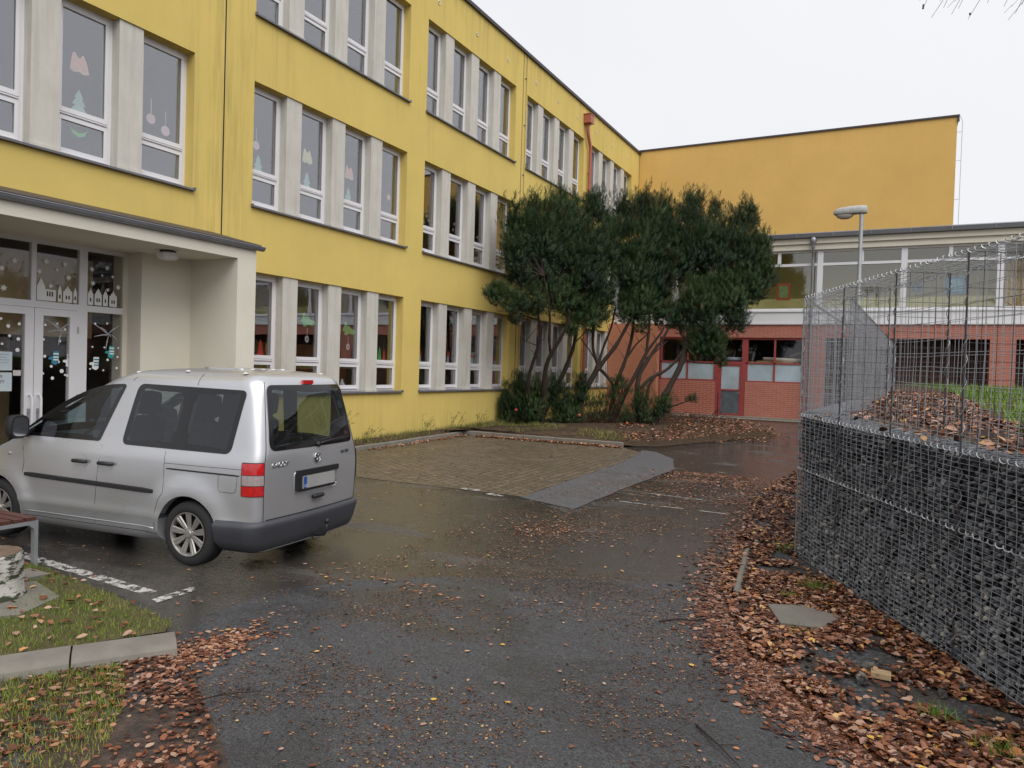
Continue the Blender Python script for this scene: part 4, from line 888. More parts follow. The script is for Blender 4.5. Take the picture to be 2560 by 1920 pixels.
for (f_, L) in ((P3, LN), (Q3, RL)):
    a, b_, c, d_ = f_(0.02 if f_ is P3 else .0, .075, 0), f_(L, .075, 0), f_(L, TH-.01, 0), f_(.0, TH-.01, 0)
    lo = [Vector((p.x, p.y, -.3)) for p in (a, b_, c, d_)]; z1 = [zs_(0)-.06, zs_(L)-.06 if f_ is P3 else 1.42, zs_(L)-.06 if f_ is P3 else 1.42, zs_(0)-.06]
    hi = [Vector((p.x, p.y, z)) for p, z in zip((a, b_, c, d_), z1)]; k = len(m.v); m.v += [tuple(p) for p in lo+hi]
    for fc_ in ((0,1,2,3),(4,5,6,7),(0,1,5,4),(1,2,6,5),(2,3,7,6),(3,0,4,7)): m.face([k+i for i in fc_])
G(m, 'stone_core', pm('core', (.018,.018,.02), .95, .3, 20))

# ---------------------------------------------------------------- bench, stump, small stones
bn_ = thing('bench', 'bench with red brown slats on a grey flat steel frame at the left edge', 'bench', (-7.25, 4.02, gz(4)))
H_ = .45
for k, y in enumerate((-.30,-.19,-.08,.03)):
    m = MB(); m.box(-1.75, .05, y, y+.09, H_, H_+.035); m.build('seat_slat', pm('bench_slat', (.10,.038,.030), .45, .25, 3) if k == 0 else bpy.data.materials['bench_slat'], bn_)
for x in (0, -1.7):
    m = MB(); w = .035; m.box(x-.0, x+.055, -.33, .14, H_-w, H_); m.box(x, x+.055, .14-w, .14, -.05, H_-w); m.box(x, x+.055, -.33, -.33+w, -.05, H_-w)
    for y, sg in ((.14-w, -1), (-.33+w, 1)): m.prism([(x, y, H_-w-.05), (x, y+sg*.05, H_-w), (x, y, H_-w)], (.055, 0, 0))
    m.build('steel_frame', M['galv'], bn_)
m = MB(); m.box(-1.65, -.0, -.12, -.08, H_-.04, H_-.005); m.build('rail', M['galv'], bn_)
# birch stump
t = NT('birch_bark'); tc_ = t.coords(); n1 = t.noise(t.coords((1,1,3)), 5, 5, .7); n2 = t.noise(t.coords((2,2,14)), 4, 4)
c = t.mix(t.ramp(n1, [(.50, 0.), (.56, 1.)]), (.50,.48,.44), (.035,.045,.018)); c = t.mix(t.ramp(n2, [(.58, 0.), (.64, .8)]), c, (.05,.04,.035)); t.col(c); t.set(rough=.85); t.bump(n1, .5, .02); M['birch'] = t.m
t = NT('cut_wood'); c = t.ramp(t.noise(t.coords(), 6, 5), [(.3, (.10,.065,.045)), (.7, (.19,.13,.09))]); t.col(c); t.set(rough=.85); M['cut'] = t.m
sp_ = thing('birch_stump', 'short white and black birch log standing as a stool by the bench', 'stump', (-6.50, 3.36, gz(3.3)+.06), .3)
m = MB(); n = 28; rr = [random.uniform(.93, 1.07) for _ in range(n)]; prof = [(.275,0),(.255,.04),(.245,.18),(.250,.34),(.240,.355)]
for r_, h in prof:
    for k in range(n): a = 2*pi*k/n; q = r_*(1+(rr[k]-1)*.8); m.v.append((q*cos(a), q*sin(a), h))
for i in range(len(prof)-1):
    for k in range(n): m.face((i*n+k, i*n+(k+1) % n, (i+1)*n+(k+1) % n, (i+1)*n+k))
m.build('log', M['birch'], sp_, angle=40)
m = MB(); m.poly([(.238*(1+(rr[k]-1)*.8)*cos(2*pi*k/n), .238*(1+(rr[k]-1)*.8)*sin(2*pi*k/n), .356) for k in range(n)]); m.build('cut_face', M['cut'], sp_)
m = MB(); z = gz(3.4); top = [(-6.9,3.15,z+.06),(-6.2,2.88,z+.055),(-5.86,3.25,z+.05),(-6.05,3.68,z+.05),(-6.6,3.80,z+.06)]; k = len(top); m.v = top+[(x, y, z-.02) for x, y, _ in top]; m.face(range(k))
for i in range(k): m.face((i, (i+1) % k, k+(i+1) % k, k+i))
tag(m.build('stone_slab', M['concretelight']), 'flat grey stone slab in the grass under the birch stump', 'slab')
tag(MB().box(-7.0,-6.70,3.80,3.98,z,z+.07).build('paving_block', M['concretelight']), 'pale square block in the grass behind the birch stump', 'block')
def twig(pts, r, lb):
    m = MB(); m.tube([(x, y, gz(y)+z) for x, y, z in pts], [r]*(len(pts)-1)+[r*.4], 5)
    q = pts[len(pts)//2]; m.tube([(q[0], q[1], gz(q[1])+q[2]), (q[0]+.08, q[1]+.09, gz(q[1])+.012)], [r*.7, r*.3], 4); tag(m.build('fallen_twig', M['bark'], smooth=True), lb, 'twig')
twig([(-1.62,5.80,.012),(-1.50,5.92,.02),(-1.38,5.96,.016),(-1.22,6.12,.03)], .006, 'pale fallen twig where the path meets the leaves')
twig([(-.95,4.25,.012),(-.78,4.05,.03),(-.60,3.86,.015)], .006, 'brown twig at the edge of the leaves in the right foreground')
twig([(-3.62,2.98,.02),(-3.50,3.1,.05),(-3.38,3.3,.02)], .005, 'orange brown stalk in the leaf litter at the lower left')
# ---------------------------------------------------------------- the silver van
CARX, CARY, CARH, CARZ = -6.0907, 5.7303, 3.24889, -.1016
car = thing('parked_van', 'silver compact van parked in front of the school entrance', 'van', (CARX, CARY, CARZ), CARH)
t = NT('silver_paint'); w = t.coords(); n = t.noise(w, 500, 2); t.col(t.mix(t.noise(w, 1.5, 3), (.515,.52,.545), (.575,.58,.605)))
grime = t.ramp(t.noise(t.coords((1,1,2.5)), 1.6, 2, .5), [(.3, 0.), (.8, .6)])
t.set(metal=.62, rough=t.math('MULTIPLY_ADD', grime, .22, .27), coat=.55); t.b.inputs['Coat Roughness'].default_value = .08; M['silver'] = t.m
M['chrome'] = pm('chrome', (.62,.62,.64), .15, .05, 3, metal=1)
M['rim'] = pm('alloy_rim', (.36,.34,.32), .40, .2, 9, metal=.6)
M['tyre'] = pm('tyre', (.020,.020,.021), .8, .3, 12, .3, 60)
M['redlens'] = pm('red_lens', (.50,.012,.014), .15, .35, 22, spec=.6, coat=.5)
M['clearlens'] = pm('clear_lens', (.36,.30,.30), .12, .25, 26, spec=.7, coat=.5)
M['frit'] = pm('glass_border', (.006,.006,.008), .08, .1, 3, spec=.5)
M['trim'] = pm('car_trim', (.016,.016,.018), .5, .2, 6)
M['cabin'] = pm('cabin_plastic', (.045,.056,.07), .8, .15, 4)
M['seat'] = pm('seat_cloth', (.024,.030,.040), .95, .25, 20)
M['lining'] = pm('roof_lining', (.30,.30,.28), .9, .05, 3)

ZL = [.20,.23,.27,.32,.38,.42,.45,.49,.55,.62,.70,.78,.86,.92,.96,1.00,1.04,1.08,1.12,1.15,1.19,1.24,1.30,1.36,1.42,1.48,1.54,1.60,1.645,1.685,1.72,1.75,1.775,1.795,1.81,1.822,1.831,1.836]
def itp(xs, ys, x): return float(np.interp(x, xs, ys))
def smooth_itp(xs, ys, x):       # averaged linear interpolation, rounds the profile
    return sum(itp(xs, ys, x+d) for d in (-.018,-.009,0,.009,.018))/5
def hw(z): return smooth_itp([.18,.24,.32,.40,.44,.50,.62,.78,.95,1.04,1.10,1.16,1.3,1.5,1.65,1.72,1.765,1.795,1.815,1.828,1.836], [.78,.838,.858,.862,.876,.868,.876,.884,.884,.878,.862,.846,.818,.775,.738,.715,.675,.61,.50,.34,.12], z)
def xr(z): return smooth_itp([.2,.45,.5,.9,1.10,1.16,1.4,1.66,1.74,1.78,1.805,1.82,1.830,1.836], [-.79,-.815,-.83,-.845,-.835,-.825,-.775,-.715,-.68,-.635,-.56,-.45,-.25,.1], z)
def xf(z): return smooth_itp([.2,.45,.7,.84,.90,.96,1.02,1.07,1.12,1.2,1.4,1.6,1.7,1.76,1.80,1.82,1.830,1.836], [3.42,3.50,3.46,3.36,3.22,3.02,2.84,2.72,2.62,2.42,1.98,1.55,1.32,1.14,.92,.74,.52,.3], z)
def rr_(z): return itp([.2,1.1,1.75,1.836], [.13,.14,.20,.05], z)
def rf_(z): return itp([.2,.9,1.2,1.75,1.836], [.42,.40,.22,.20,.05], z)
def tap(x): return 1-.040*max(0, (.45-x)/1.25)**2-.030*max(0, (x-1.9)/1.2)**2
def flare(x, z):
    v = 0
    for cx in (0, 2.682):
        d = math.hypot(x-cx, z-.32)
        k = max(0, min(1, (.60-d)/.20)); v = max(v, .028*k*k*(3-2*k))
    return v * max(0, min(1, (z-.2)/.08)) * (1 if z < .9 else 0)
def yside(x, z, off=0): return hw(z)*tap(x)+flare(x, z)+off
NS = 74
def half(z, off=0, inset=0):
    w0, a, b_ = hw(z), xr(z)+inset, xf(z)-inset
    rr, rf = rr_(z), rf_(z); pts = []
    wr = w0*tap(a+rr)-inset; wf = w0*tap(b_-rf)-inset; rr = min(rr, wr*.8); rf = min(rf, wf*.8, (b_-a)*.3)
    bow = lambda y: .045*(y/max(wr,.01))**2; bf = lambda y: .10*(y/max(wf,.01))**2
    for i in range(7): y = (wr-rr)*i/7; pts.append((a+bow(y)-off, y))
    x2 = a+bow(wr-rr); 
    for i in range(8): q = i/8*pi/2; pts.append((x2+rr-(rr+off)*cos(q), wr-rr+(rr+off)*sin(q)))
    x3 = b_-bf(wf-rf)
    for i in range(NS): x = x2+rr+(x3-rf-x2-rr)*i/(NS-1); pts.append((x, (w0*tap(x) if not inset else w0*tap(x)-inset)+(flare(x, z) if not inset else 0)+off))
    for i in range(1, 9): q = i/8*pi/2; pts.append((x3-rf+(rf+off)*sin(q), wf-rf+(rf+off)*cos(q)))
    for i in range(1, 8): y = (wf-rf)*(1-i/7); pts.append((b_-bf(y)+off, y))
    return pts
def loft(zs, inset=0, off=0):
    m = MB(); rows = []
    for z in zs:
        h = half(z, off, inset); ring = [(x, y, z) for x, y in h]+[(x, -y, z) for x, y in h[-2:0:-1]]
        rows.append((len(m.v), len(ring))); m.v += ring
    for (a, n), (b_, _) in zip(rows[:-1], rows[1:]):
        for k in range(n): m.face((a+k, a+(k+1) % n, b_+(k+1) % n, b_+k))
    m.face([rows[0][0]+k for k in range(rows[0][1])][::-1]); m.face([rows[-1][0]+k for k in range(rows[-1][1])])
    return m
def rearx(y, z, off=0):
    wr = hw(z)*tap(xr(z)+rr_(z)); return xr(z)+.045*(y/wr)**2-off
def corner(q, z, off=0):                                   # q 0 at the back .. 1 at the side
    rr = rr_(z); wr = hw(z)*tap(xr(z)+rr); x2 = xr(z)+.045*((wr-rr)/wr)**2; a = q*pi/2
    return (x2+rr-(rr+off)*cos(a), wr-rr+(rr+off)*sin(a))
def rpoly(pts, r, n=5):                                    # rounded corners; r one or per corner
    out = []; k = len(pts); rs = r if isinstance(r, (list, tuple)) else [r]*k
    for i in range(k):
        p0, p, p1 = Vector(pts[i-1]), Vector(pts[i]), Vector(pts[(i+1) % k]); rr = rs[i]
        a = p+(p0-p).normalized()*min(rr, (p0-p).length*.45); b_ = p+(p1-p).normalized()*min(rr, (p1-p).length*.45)
        for j in range(n+1): t_ = j/n; out.append(tuple((1-t_)**2*a+2*t_*(1-t_)*p+t_*t_*b_))
    res = []
    for i in range(len(out)):                              # subdivide the long sides so patches follow the curved panel
        a, b_ = Vector(out[i]), Vector(out[(i+1) % len(out)]); n2 = max(1, int((b_-a).length/.07))
        for j in range(n2): res.append(tuple(a.lerp(b_, j/n2)))
    return res
def shrink(poly, d):
    c = sum((Vector(p) for p in poly), Vector((0,0)))/len(poly); k = len(poly); out = []
    for i in range(k):
        p = Vector(poly[i]); tg = (Vector(poly[(i+1) % k])-Vector(poly[i-1])).normalized(); nn = Vector((-tg.y, tg.x))
        rd = (c-p).normalized(); out.append(tuple(p+rd*(d/max(.55, abs(nn.dot(rd))))))
    return out
def toward(poly, f):
    c = sum((Vector(p) for p in poly), Vector((0,0)))/len(poly); return [tuple(Vector(p).lerp(c, f)) for p in poly]
def patch(name, poly, fn, border, mats, parent=car):
    """glass following a surface fn(a,b)->xyz: opaque rim (material 1) round the clear part (material 0)"""
    m = MB(); inner = shrink(poly, border); rings = [poly, shrink(poly, border*.5), inner]; nr = len(rings)
    if border == 0: rings = [poly]; inner = poly; nr = 1
    rings += [toward(inner, f) for f in (.2,.4,.6,.8)]
    k = len(poly); base = []
    for r_ in rings: base.append(len(m.v)); m.v += [fn(*p) for p in r_]
    for i in range(len(rings)-1):
        m.mi = 1 if (i < 2 and border) else 0
        for j in range(k): m.face((base[i]+j, base[i]+(j+1) % k, base[i+1]+(j+1) % k, base[i+1]+j))
    m.mi = 0; m.face([base[-1]+j for j in range(k)])
    return m.build(name, mats, parent, smooth=True)

# window outlines
W1 = [(1.20,1.135),(2.42,1.135),(2.30,1.20),(1.98,1.385),(1.66,1.535),(1.38,1.625),(1.14,1.66),(.96,1.665)]; W1r = [.03,.03,.06,.2,.2,.2,.1,.05]
W2 = [(-.47,1.115),(.90,1.125),(.80,1.675),(-.555,1.655)]; W2r = [.07,.08,.08,.06]
WR = [(-.685,1.145),(.685,1.145),(.60,1.705),(-.60,1.705)]; WRr = [.09,.09,.07,.07]
WF = [(-.70,1.17),(.70,1.17),(.60,1.69),(-.60,1.69)]
P1, P2, PR, PF = rpoly(W1, W1r), rpoly(W2, W2r), rpoly(WR, WRr), rpoly(WF, .08)
def solid(m, name):
    o = m.build(name, M['silver'], None); return o
body = loft(ZL).build('body_raw', M['silver'])
cav = loft([.46]+[z for z in ZL if .5 < z < 1.78]+[1.785], inset=.045).build('cav', M['cabin'])
cuts = [cav]
for pl, h in ((P1, .045), (P2, .05)):
    q = shrink(pl, h*.8); m = MB(); m.prism([(a, -1.2, z) for a, z in q], (0, 2.4, 0)); cuts.append(m.build('cut', M['trim']))
m = MB(); m.prism([(-1.3, y, z) for y, z in shrink(PR, .05)], (.9, 0, 0)); cuts.append(m.build('cut', M['trim']))
m = MB(); m.prism([(1.15, y, z) for y, z in shrink(PF, .05)], (2.2, 0, 0)); cuts.append(m.build('cut', M['trim']))
for cx in (0, 2.682):
    for s in (1, -1):
        m = MB(); m.prism([(cx+.365*cos(a), s*.62, .325+.365*sin(a)) for a in [2*pi*k/40 for k in range(40)]], (0, s*.5, 0)); cuts.append(m.build('cut', M['trim']))
for c in cuts:
    md = body.modifiers.new('b', 'BOOLEAN'); md.operation = 'DIFFERENCE'; md.object = c; md.solver = 'EXACT'
dg = bpy.context.evaluated_depsgraph_get(); me = bpy.data.meshes.new_from_object(body.evaluated_get(dg))
for o in [body]+cuts: bpy.data.objects.remove(o)
me.name = 'body'; me.polygons.foreach_set('use_smooth', [True]*len(me.polygons)); me.set_sharp_from_angle(angle=R(32)); me.materials.clear(); me.materials.append(M['silver']); me.materials.append(M['cabin'])
# inner faces take the cabin colour
rings_ = {}
for p in me.polygons:
    x, y, z = p.center; inside = False
    if .44 < z < 1.80:
        zk = round(z, 2)
        if zk not in rings_: h_ = half(zk, 0, .022); rings_[zk] = h_+[(q_[0], -q_[1]) for q_ in h_[::-1]]
        inside = bool(inpoly(np.array([[x, y]]), rings_[zk])[0]) or (z < .48 and p.normal.z > .9)
    elif .44 < z < 1.812 and p.normal.z < -.7: inside = True
    p.material_index = 1 if inside else 0
link('body', me, car)
for s in (1, -1):
    fn = lambda a, z, s=s: (a, s*(yside(a, z)+.003), z)
    patch('side_window', P1, fn, .050, [M['cglass'], M['frit']]); w2 = patch('side_window', P2, fn, .055, [M['cglass2'], M['frit']])
    patch('window_pillar', [(.06,1.14),(.26,1.14),(.20,1.65),(.0,1.65)], lambda a, z, s=s: (a, s*(yside(a, z)+.0045), z), 0, [M['frit']], w2)
rw = patch('rear_window', PR, lambda y, z: (rearx(y, z, .004), y, z), .055, [M['cglass'], M['frit']])
def ff(y, z):
    wf = hw(z)*tap(xf(z)-rf_(z)); return (xf(z)-.10*(y/wf)**2+.003, y, z)
patch('windscreen', PF, ff, .05, [M['cglass'], M['frit']])
# seams between panels
def seam(pts, r=.0028):
    m = MB(); m.tube(pts, r, 4, cap=False); m.build('panel_seam', M['dark'], car)
def sp(x, z, s, off=.0): return (x, s*(yside(x, z)+off), z)
for s in (1, -1):
    seam([sp(x, z, s) for x, z in [(1.245,.30),(1.235,.50),(1.20,.75),(1.17,.95),(1.155,1.10)]]); seam([sp(x, z, s) for x, z in [(.90,1.70),(.86,1.73)]])
    seam([sp(.30-.0*z, z, s) for z in np.linspace(.70, 1.10, 7)])
    seam([sp(x, z, s) for x, z in [(.30,.70),(.36,.62),(.40,.50),(.41,.40),(.40,.31)]])
    seam([sp(x, .985, s) for x in np.linspace(.30, -.66, 14)], .0022)
    seam([sp(x, .285, s) for x in np.linspace(.38, 2.28, 20)], .003)
    seam([sp(x, z, s) for x, z in [(2.30,.72),(2.27,.85),(2.29,1.0),(2.33,1.11)]]); seam([sp(.05, z, s) for z in np.linspace(1.68, 1.735, 4)]+[(.05, s*(hw(z)*tap(.05)+.001), z) for z in (1.76,1.78)])
    # fuel flap
    if s == 1: f = rpoly([(-.36,.76),(-.56,.76),(-.58,.93),(-.36,.93)], .04); seam([sp(a, z, s) for a, z in f+[f[0]]], .0022)
    # tailgate edge round the corner of the roof
    seam([(corner(.20+.12*max(0,(z-1.1)/.6), z, .001)[0], s*corner(.20+.12*max(0,(z-1.1)/.6), z, .001)[1], z) for z in np.linspace(.50, 1.73, 22)], .0035)
seam([(rearx(y, .505, .001), y, .505) for y in np.linspace(-.715, .715, 15)], .004)
for s in (1, -1): m = MB(); m.tube([(x, s*(yside(x, .335)+.001), .335) for x in np.linspace(.42, 2.24, 20)], .006, 6); m.build('sill_trim', M['silver'], car, smooth=True)
# rubbing strips, sliding door rails, handles
def strip(name, x0, x1, z0, z1, s, h, mt, th=.014):
    m = MB(); n = 16; k = []
    for i in range(n+1):
        x = x0+(x1-x0)*i/n; zc = z0+(z1-z0)*i/n; e = 1 if 0 < i < n else .75
        k.append(len(m.v)); m.v += [(x, s*yside(x, zc-h*e), zc-h*e), (x, s*(yside(x, zc)+th*e), zc-h*.6*e), (x, s*(yside(x, zc)+th*e), zc+h*.6*e), (x, s*yside(x, zc+h*e), zc+h*e)]
    for a, b_ in zip(k[:-1], k[1:]):
        for j in range(3): m.face((a+j, a+j+1, b_+j+1, b_+j))
    m.face([k[0]+j for j in range(4)]); m.face([k[-1]+j for j in range(4)])
    return m.build(name, mt, car, angle=50)
for s in (1, -1):
    strip('rubbing_strip', .44, 2.26, .695, .725, s, .026, M['trim'])
    strip('door_rail', -.60, .27, .925, .935, s, .008, M['trim'], .003)
    for x in (1.42, 1.06):
        zc = .925; m = MB()
        n = 20                                              # dished cup behind the handle
        for rr, dp in ((.080, .0015), (.070, -.004), (.0, -.016)): 
            for k in range(n): a = 2*pi*k/n; xx, z_ = x-.01+rr*cos(a), zc+rr*.95*sin(a); m.v.append((xx, s*(yside(xx, z_)+max(dp, .0012) if rr else yside(xx, z_)+.0012), z_))
        for i in range(2):
            for k in range(n): m.face((i*n+k, i*n+(k+1) % n, (i+1)*n+(k+1) % n, (i+1)*n+k))
        cup = m.build('handle_cup', M['silver'], car, smooth=True)
        m = MB(); y = yside(x, zc)
        m.tube([(x-.10, s*(y+.012), zc), (x-.085, s*(y+.034), zc), (x+.075, s*(y+.036), zc+.002), (x+.105, s*(y+.012), zc+.002)], [.014,.019,.019,.014], 8); m.build('door_handle', M['trim'], car, smooth=True)
    m = MB(); m.lathe([(.0,.012),(.022,.010),(.028,.004),(.03,-.004)], 12, 'y'); 
    o = m.build('side_indicator', M['clearlens'], car, smooth=True); o.location = (2.50, s*yside(2.50,.93), .93); o.scale = (1, s, .7)
# mirrors
for s in (1, -1):
    m = MB(); n = 14; rows = []
    for (x, w_, h_) in ((2.30,.02,.03),(2.285,.085,.085),(2.25,.105,.11),(2.20,.105,.115),(2.165,.098,.105)):
        rows.append(len(m.v))
        for k in range(n): a = 2*pi*k/n; ca, sa = cos(a), sin(a); m.v.append((x, s*(1.0+w_*math.copysign(abs(ca)**.6, ca)), 1.225+h_*math.copysign(abs(sa)**.6, sa)))
    for a, b_ in zip(rows[:-1], rows[1:]):
        for k in range(n): m.face((a+k, a+(k+1) % n, b_+(k+1) % n, b_+k))
    m.face([rows[-1]+k for k in range(n)]); m.tube([(2.27, s*.84, 1.15), (2.25, s*.93, 1.16)], [.035, .03], 8)
    mo = m.build('door_mirror', M['trim'], car, angle=60)
    m = MB(); m.poly([(2.163, s*(1.0+.083*math.copysign(abs(cos(a))**.6, cos(a))), 1.225+.088*math.copysign(abs(sin(a))**.6, sin(a))) for a in [2*pi*k/16 for k in range(16)]]); m.build('mirror_glass', M['chrome'], mo)
# rear bumper
def bumper(x_end, levels, name, mt):
    m = MB(); rows = []
    for z, off in levels:
        zc = max(.21, z); pts = [(x, yside(x, zc, off)-flare(x, zc)*.15) for x in np.linspace(x_end, xr(zc)+rr_(zc)+.03, 8)] + [corner(q, zc, off) for q in np.linspace(1, 0, 9)] 
        wr = hw(zc)*tap(xr(zc)+rr_(zc))
        pts += [(rearx(y, zc, off), y) for y in np.linspace((wr-rr_(zc))*.93, 0, 9)]
        ring = [(x, y, z) for x, y in pts]+[(x, -y, z) for x, y in pts[-2::-1]]
        rows.append((len(m.v), len(ring))); m.v += ring
    for (a, n), (b_, _) in zip(rows[:-1], rows[1:]):
        for k in range(n-1): m.face((a+k, a+k+1, b_+k+1, b_+k))
    return m.build(name, mt, car, angle=40)
bumper(-.355, [(.185,-.10),(.190,-.02),(.225,.018),(.30,.036),(.39,.044),(.44,.050),(.465,.046),(.485,.030),(.498,.004)], 'rear_bumper', M['bumper'])
# tail lights
for s in (1, -1):
    m = MB(); zsL = [.735,.742,.757,.80,.835,.842,.90,.935,.942,.99,1.03,1.048,1.056]
    side = lambda z: [(x, yside(x, z, .010)) for x in np.linspace(-.615, xr(z)+rr_(z)+.035, 4)]+[corner(q, z, .010) for q in np.linspace(1, .24, 9)]+[corner(.215, z, .004)]
    rows = []
    for i, z in enumerate(zsL):
        e = .6 if i in (0, len(zsL)-1) else 1; pts = side(z)
        if e < 1: pts = [(x, y-.009) if j < 4 else (x+.006, y-.006) for j, (x, y) in enumerate(pts)]
        ring = [(x, s*y, z) for x, y in pts]; ring[0] = (ring[0][0], s*(abs(ring[0][1])-.012), z); ring[-1] = (ring[-1][0]+.012, ring[-1][1], z); rows.append(len(m.v)); m.v += ring
    n = len(side(.8))
    for i in range(len(zsL)-1):
        zc = (zsL[i]+zsL[i+1])/2; m.mi = 2 if (zc < .742 or zc > 1.05 or .835 < zc < .842 or .935 < zc < .942) else (1 if .842 < zc < .935 else 0)
        a, b_ = rows[i], rows[i+1]
        for k in range(n-1):
            mi = m.mi
            if k in (0, n-2): m.mi = 2
            m.face((a+k, a+k+1, b_+k+1, b_+k)); m.mi = mi
    m.build('tail_light', [M['redlens'], M['clearlens'], M['trim']], car, angle=35)
m = MB(); m.prism([(rearx(0, 1.728, .0), y, z) for y, z in ((-.085,1.712),(.085,1.712),(.078,1.748),(-.078,1.748))], (-.025,0,0)); m.build('brake_light', M['redlens'], car)
# number plate with its recess, trim bar, latch, badges
def rp(y, z, o=0): return (rearx(y, z, o), y, z)
m = MB(); f = rpoly([(-.35,.70),(.35,.70),(.36,.92),(-.36,.92)], .04, 4); m.tube([rp(y, z, .001) for y, z in f+[f[0]]], .007, 6); m.build('plate_recess', M['silver'], car, smooth=True)
m = MB(); m.box(-.870, -.845, -.345, .345, .882, .935); m.box(-.868, -.842, .29, .345, .735, .885); m.box(-.866, -.846, -.30, .31, .725, .74); o = m.build('plate_trim', M['trim'], car)
pl = MB().box(-.876, -.862, -.262, .262, .748, .872).build('number_plate', pm('plate_grey', (.34,.34,.335), .5, .12, 5), car)
MB().box(-.880, -.875, .212, .258, .752, .868).build('plate_band', pm('plate_blue', (.02,.07,.30), .5, .1, 5), pl)
text('CZ', .034, M['white'], pl, (-.8806, .253, .765), (R(90),0,R(-90)))
o = MB(); o.box(-.880,-.874,-.262,.262,.738,.750); o.build('plate_holder', M['trim'], pl)
m = MB(); k = len(m.v); m.tube([(-.862, .085, .645), (-.868, .06, .645), (-.868, -.06, .645), (-.862, -.085, .645)], [.020, .024, .024, .020], 8); m.build('tailgate_latch', M['trim'], car, smooth=True)
em = thing  # badge: ring with a V over a W
m = MB(); R0 = .052; ey, ez = 0, 1.035; ex = rearx(0, ez, .004)
m.tube([(ex-.004, ey+R0*cos(a), ez+R0*sin(a)) for a in [2*pi*k/28 for k in range(29)]], .0055, 6, cap=False)
def eb(p, q): m.tube([(ex-.005, ey-p[0], ez+p[1]), (ex-.005, ey-q[0], ez+q[1])], .0048, 5)
eb((-.022,.043),(-.002,.006)); eb((.022,.043),(.002,.006)); eb((-.044,.022),(-.017,-.040)); eb((-.017,-.040),(0,-.004)); eb((0,-.004),(.017,-.040)); eb((.017,-.040),(.044,.022))
bd = m.build('round_badge', M['chrome'], car, smooth=True); m = MB(); m.poly([(ex-.001, R0*cos(a), ez+R0*sin(a)) for a in [2*pi*k/24 for k in range(24)]]); m.build('badge_disc', M['bumper'], bd)
text('CADDY', .068, M['chrome'], car, (rearx(.67, 1.02, .004), .67, .995), (R(90),0,R(-93.2)), .004, shear=.25, sx=.95)
text('Life TDI', .046, M['bumper'], car, (rearx(.43, 1.05, .004), -.43, 1.04), (R(90),0,R(-87.2)), .003, shear=.2)
# wiper
m = MB(); m.lathe([(.0,-.03),(.022,-.028),(.028,-.01),(.03,.0)], 12, 'x'); o = m.build('wiper_pivot', M['trim'], rw, smooth=True); o.location = (rearx(0,1.165), -.03, 1.168)
m = MB(); q = [(-.03,1.172),(-.2,1.183),(-.40,1.192),(-.60,1.205)]; m.tube([rp(y, z, .035-.012*i) for i, (y, z) in enumerate(q)], [.012,.009,.007,.004], 6); m.tube([rp(y, z, .012) for y, z in ((-.15,1.165),(-.38,1.178),(-.62,1.19))], .006, 4); m.build('wiper', M['trim'], rw, smooth=True)
# tow hitch
m = MB(); m.tube([(-.70,-.02,.25),(-.84,-.02,.235),(-.93,-.02,.25),(-.965,-.02,.30),(-.965,-.02,.375)], [.022,.022,.021,.018,.013], 8); m.lathe([(0,.36),(.02,.365),(.027,.385),(.02,.405),(0,.412)], 12, 'z', (-.965,-.02,0)); m.tube([(-.78,-.02,.22),(-.86,.06,.20),(-.92,.02,.225)], .006, 5); m.build('tow_hitch', M['trim'], car, smooth=True)
# roof: mounting caps and ribs
m = MB()
for s in (1, -1):
    for x in (.96, .30, -.42): m.lathe([(0,.010),(.018,.008),(.026,.0)], 10, 'z', (x, s*.60, 1.797 if x < .5 else 1.772))
m.build('roof_mount', M['white'], car, smooth=True)
m = MB()
for y in (-.32,-.16,0,.16,.32): m.tube([(x, y, itp([xr(1.83), xr(1.836), 10], [1.8315, 1.8365, 1.8365], x)-.006) for x in np.linspace(-.15, .35, 8)], .010, 6)
m.build('roof_rib', M['silver'], car, smooth=True)
# arch liners, floor
m = MB()
for cx in (0, 2.682):
    for s in (1, -1):
        n = 18; k0 = len(m.v)
        for i in range(n+1):
            a = -.25+(pi+.5)*i/n
            for y in (.845, .55): m.v.append((cx+.372*cos(a), s*y, .325+.372*sin(a)))
        for i in range(n): m.face((k0+2*i, k0+2*i+1, k0+2*i+3, k0+2*i+2))
        k1 = len(m.v); m.v += [(cx+.372*cos(-.25+(pi+.5)*i/n), s*.55, .325+.372*sin(-.25+(pi+.5)*i/n)) for i in range(n+1)]; m.face(range(k1, k1+n+1))
m.build('wheel_arch', M['dark'], car)
m = MB(); m.box(-.70, 3.2, -.72, .72, .185, .215); m.tube([(0,-.7,.30),(0,.7,.30)], .05, 8); m.tube([(-.2,-.45,.22),(-.72,-.45,.24)], .07, 10); m.build('underbody', M['dark'], car)
